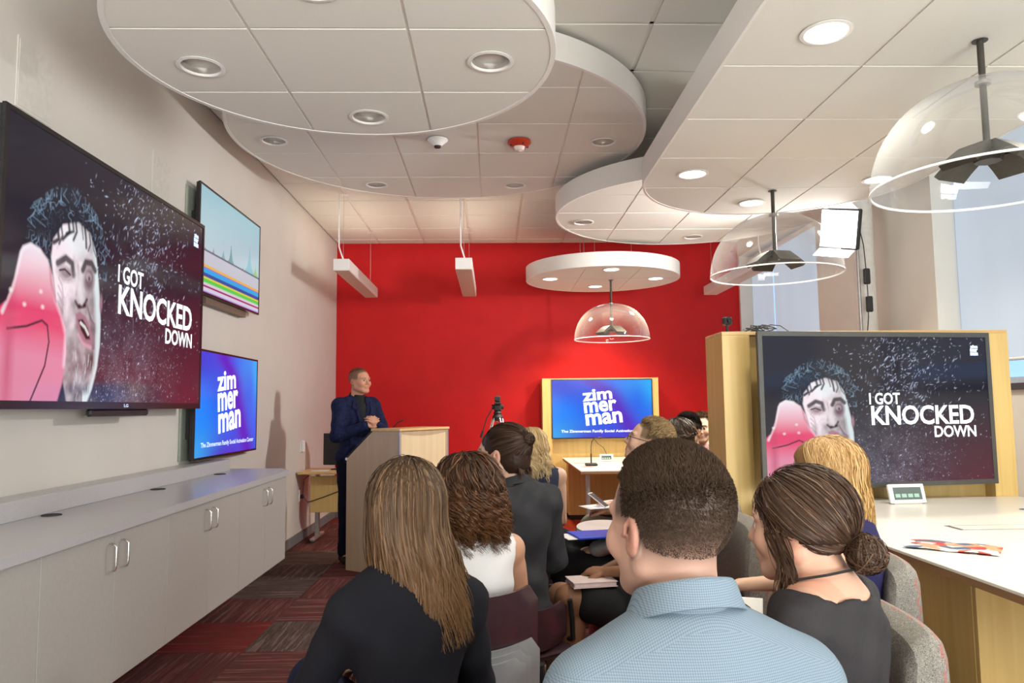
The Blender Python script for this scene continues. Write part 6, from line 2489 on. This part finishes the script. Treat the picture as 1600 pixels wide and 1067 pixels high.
# woman in a black skirt, bare legs (head behind the man in the blue shirt)
loc, rz = (.74, 3.22), rad(86)
lounge_chair(.76, 3.22, rad(88), 'grey lounge chair with a bright red seat in the middle, under the black skirt', tablet=False)
J = seated(head=(0, .035, 1.10), neck=(0, 0, .975), chest=(0, 0, .85), shL=(-.15, 0, .925), shR=(.15, 0, .925), pelvis=(0, 0, .54), knL=(-.10, .43, .60), knR=(.06, .46, .57), anL=(-.08, .42, .13), anR=(.06, .50, .13), wrL=(-.06, .27, .70), wrR=(.06, .27, .68))
def hair_dark(t, c, M, J):
    P, Q, C = cap_mesh(c, M, (.015, .009, .007), grow=.008, low=-.09)
    add_hair(t, [(P, Q, C), flow_strands(c, M, J, 900, .10, (.020, .012, .009), az=(56, 304), layer=(1.03, 1.15), back=.11, hang_w=.105, width=.005)])
build_person('woman in a black skirt with bare legs, sitting on the red seat', (loc[0], loc[1], 0), rz, J, skin=(.24, .115, .062), sleeves='elbow', shirt=cloth('black_top', (.012, .012, .014)), shirt_name='top',
             trousers=cloth('black_top', (.012, .012, .014)), lower='skirt', shoe=cloth('black_leather', (.01, .01, .01)), hair_fn=hair_dark, wid=.95, arm=.85, h=.012, fineh=.006, hand_curl=.7)
t = empty('notebook', (.40, 3.16, .655), rad(10), 'pale notebook lying on the lap of the woman in the black skirt', 'notebook')
B().box(-.09, .09, -.065, .065, .002, .02, .003).obj('pages', mat('pale_pink_paper', (.72, .58, .58), .6), t)
B().box(-.093, .093, -.068, .068, 0, .003).box(-.093, .093, -.068, .068, .019, .022).obj('cover', mat('pale_cover', (.62, .50, .48), .5), t)

# man with glasses, legs crossed, black trousers
loc, rz = (.80, 3.92), rad(78)
lounge_chair(.90, 3.93, rad(82), 'grey lounge chair of the man with glasses', tablet=True, toff=.05)
J = seated(head=(0, -.01, 1.20), neck=(0, -.02, 1.065), chest=(0, -.02, .91), htilt=rad(18), knL=(-.10, .42, .60), knR=(-.02, .46, .68), anL=(-.12, .44, .10), anR=(-.26, .60, .47), footR=(-.6, .6, .1), hturn=rad(0))
def hair_quiff(t, c, M, J):
    hair_short((.16, .10, .05), (.34, .235, .12), length=.014, n=4200, topn=2600, topgrow=.026, dirn=(0, -.7, .5), sidecol=(.10, .06, .03), nocap=True, width=.002, wave=.25)(t, c, M, J)
t = build_person('man with black glasses and swept sandy hair sitting with legs crossed', (loc[0], loc[1], 0), rz, J, skin=(.62, .38, .27), brow=(.15, .09, .05), sleeves='long', shirt=cloth('pale_grey_shirt', (.42, .42, .43)),
                 trousers=cloth('black_trousers', (.01, .01, .012)), shoe=cloth('tan_shoe', (.30, .22, .13), rough=.5), scalp=(.12, .075, .04), hair_fn=hair_quiff, h=.015, fineh=.0045)
Mh = rotz(J['hturn']) @ rotx(J['htilt'])
gl_ = B()
for s in (-1, 1):
    c0 = J['head'] + Mh @ v3((s * .032, .106, .001))
    ring = [tuple(c0 + Mh @ v3((.021 * math.cos(a), 0, .016 * math.sin(a)))) for a in np.linspace(0, 2 * PI, 16, endpoint=False)]
    gl_.tube(ring, .0018, 6, close=True)
    gl_.tube([tuple(J['head'] + Mh @ v3((s * .053, .104, .004))), tuple(J['head'] + Mh @ v3((s * .079, .06, .006))), tuple(J['head'] + Mh @ v3((s * .083, -.005, .008)))], .0018, 6)
gl_.tube([tuple(J['head'] + Mh @ v3((-.011, .108, .004))), tuple(J['head'] + Mh @ v3((.011, .108, .004)))], .0018, 6)
gl_.obj('glasses', M_black, t, smooth=True)
t = empty('blue_folder', (.54, 3.84, .737), rad(12), 'bright blue folder on the tablet arm of the man with glasses', 'folder')
B().box(-.15, .13, -.10, .10, 0, .012, .003).obj('cover', mat('blue_card', (.015, .06, .52), .4), t)
B().box(-.20, -.06, -.085, .08, .0005, .004).obj('paper', M_white, t)

# curly dark-haired man in khaki
loc, rz = (1.22, 4.86), rad(80)
lounge_chair(1.24, 4.87, rad(86), 'grey lounge chair of the person in khaki trousers', tablet=True, toff=.12)
J = seated(head=(0, .03, 1.175), neck=(0, 0, 1.04), knL=(-.12, .62, .58), knR=(.10, .60, .60), anL=(-.12, .62, .12), anR=(.10, .60, .12), wrL=(-.06, .48, .72), wrR=(.08, .46, .74), elL=(-.24, .2, .72), elR=(.24, .2, .72), htilt=rad(-8), hturn=rad(-6))
def hair_darkcurl(t, c, M, J):
    P, Q, C = cap_mesh(c, M, (.03, .02, .016), grow=.014, low=-.06, noise_=.004)
    add_hair(t, [(P, Q, C), flow_strands(c, M, J, 900, .02, (.05, .035, .028), az=(62, 298), layer=(1.08, 1.24), back=.10, hang_w=.10, width=.005, helix=.008, hturns=4, streak=(.22, .16, .12), sfrac=.2)])
build_person('person with dark curly hair and khaki trousers beyond the man with glasses', (loc[0], loc[1], 0), rz, J, skin=(.58, .33, .22), sleeves='elbow', shirt=cloth('grey_shirt', (.16, .16, .17)),
             trousers=cloth('khaki_cloth', (.30, .26, .18)), shoe=cloth('brown_leather', (.08, .04, .02)), hair_fn=hair_darkcurl, h=.018, fineh=.006)
t = empty('phone', (.66, 4.75, .80), rad(60), 'phone held over the khaki trousers', 'phone')
B().box(-.035, .035, -.075, .075, -.004, .004, .003).obj('casing', M_white, t, rot=(rad(35), 0, 0))
B().box(-.031, .031, -.066, .066, .004, .005).obj('screen', M_black, t, rot=(rad(35), 0, 0))
t = empty('papers', (.70, 4.93, .7355), rad(20), 'white papers on the tablet arm above the khaki trousers', 'paper')
B().box(-.12, .12, -.09, .09, 0, .002).obj('sheet', M_white, t)
B().box(-.10, .14, -.08, .10, .002, .004).obj('sheet', M_white, t, rot=(0, 0, .2))
B().box(-.05, .03, -.05, .02, .004, .0046).obj('printed_block', mat('soft_blue_print', (.25, .32, .5), .5), t)

# two faces at the back by the maple unit
loc, rz = (1.50, 5.62), rad(115)
lounge_chair(1.54, 5.62, rad(100), 'lounge chair of the black-haired person at the back', tablet=False)
J = seated(head=(0, .03, 1.195), neck=(0, 0, 1.06), htilt=rad(4), hturn=rad(20))
build_person('person with smooth black hair at the back beside the maple unit', (loc[0], loc[1], 0), rz, J, skin=(.58, .36, .24), sleeves='long', shirt=cloth('black_top', (.012, .012, .014)), shirt_name='top',
             trousers=cloth('dark_trousers', (.012, .012, .018)), shoe=cloth('black_leather', (.01, .01, .01)), scalp=(.012, .009, .008), hair_fn=hair_short((.012, .009, .008), (.012, .009, .008), length=.02, n=2500, topn=1400, topgrow=.03, dirn=(.4, .1, .5), nocap=True, width=.003), h=.02, fineh=.006)
loc, rz = (1.76, 6.22), rad(140)
lounge_chair(1.80, 6.25, rad(120), 'lounge chair of the farthest listener beside the maple unit', tablet=False)
J = seated(head=(0, .03, 1.20), neck=(0, 0, 1.065), hturn=rad(15))
build_person('farthest listener facing the camera beside the edge of the maple unit', (loc[0], loc[1], 0), rz, J, skin=(.64, .42, .30), sleeves='long', shirt=cloth('rose_top', (.45, .25, .24)), shirt_name='top',
             trousers=cloth('dark_trousers', (.012, .012, .018)), shoe=cloth('black_leather', (.01, .01, .01)), scalp=(.10, .055, .03), hair_fn=hair_short((.10, .055, .03), (.10, .055, .03), length=.014, n=2500, topn=1400, topgrow=.02, dirn=(.3, .1, .5), nocap=True, width=.003), h=.02, fineh=.006)
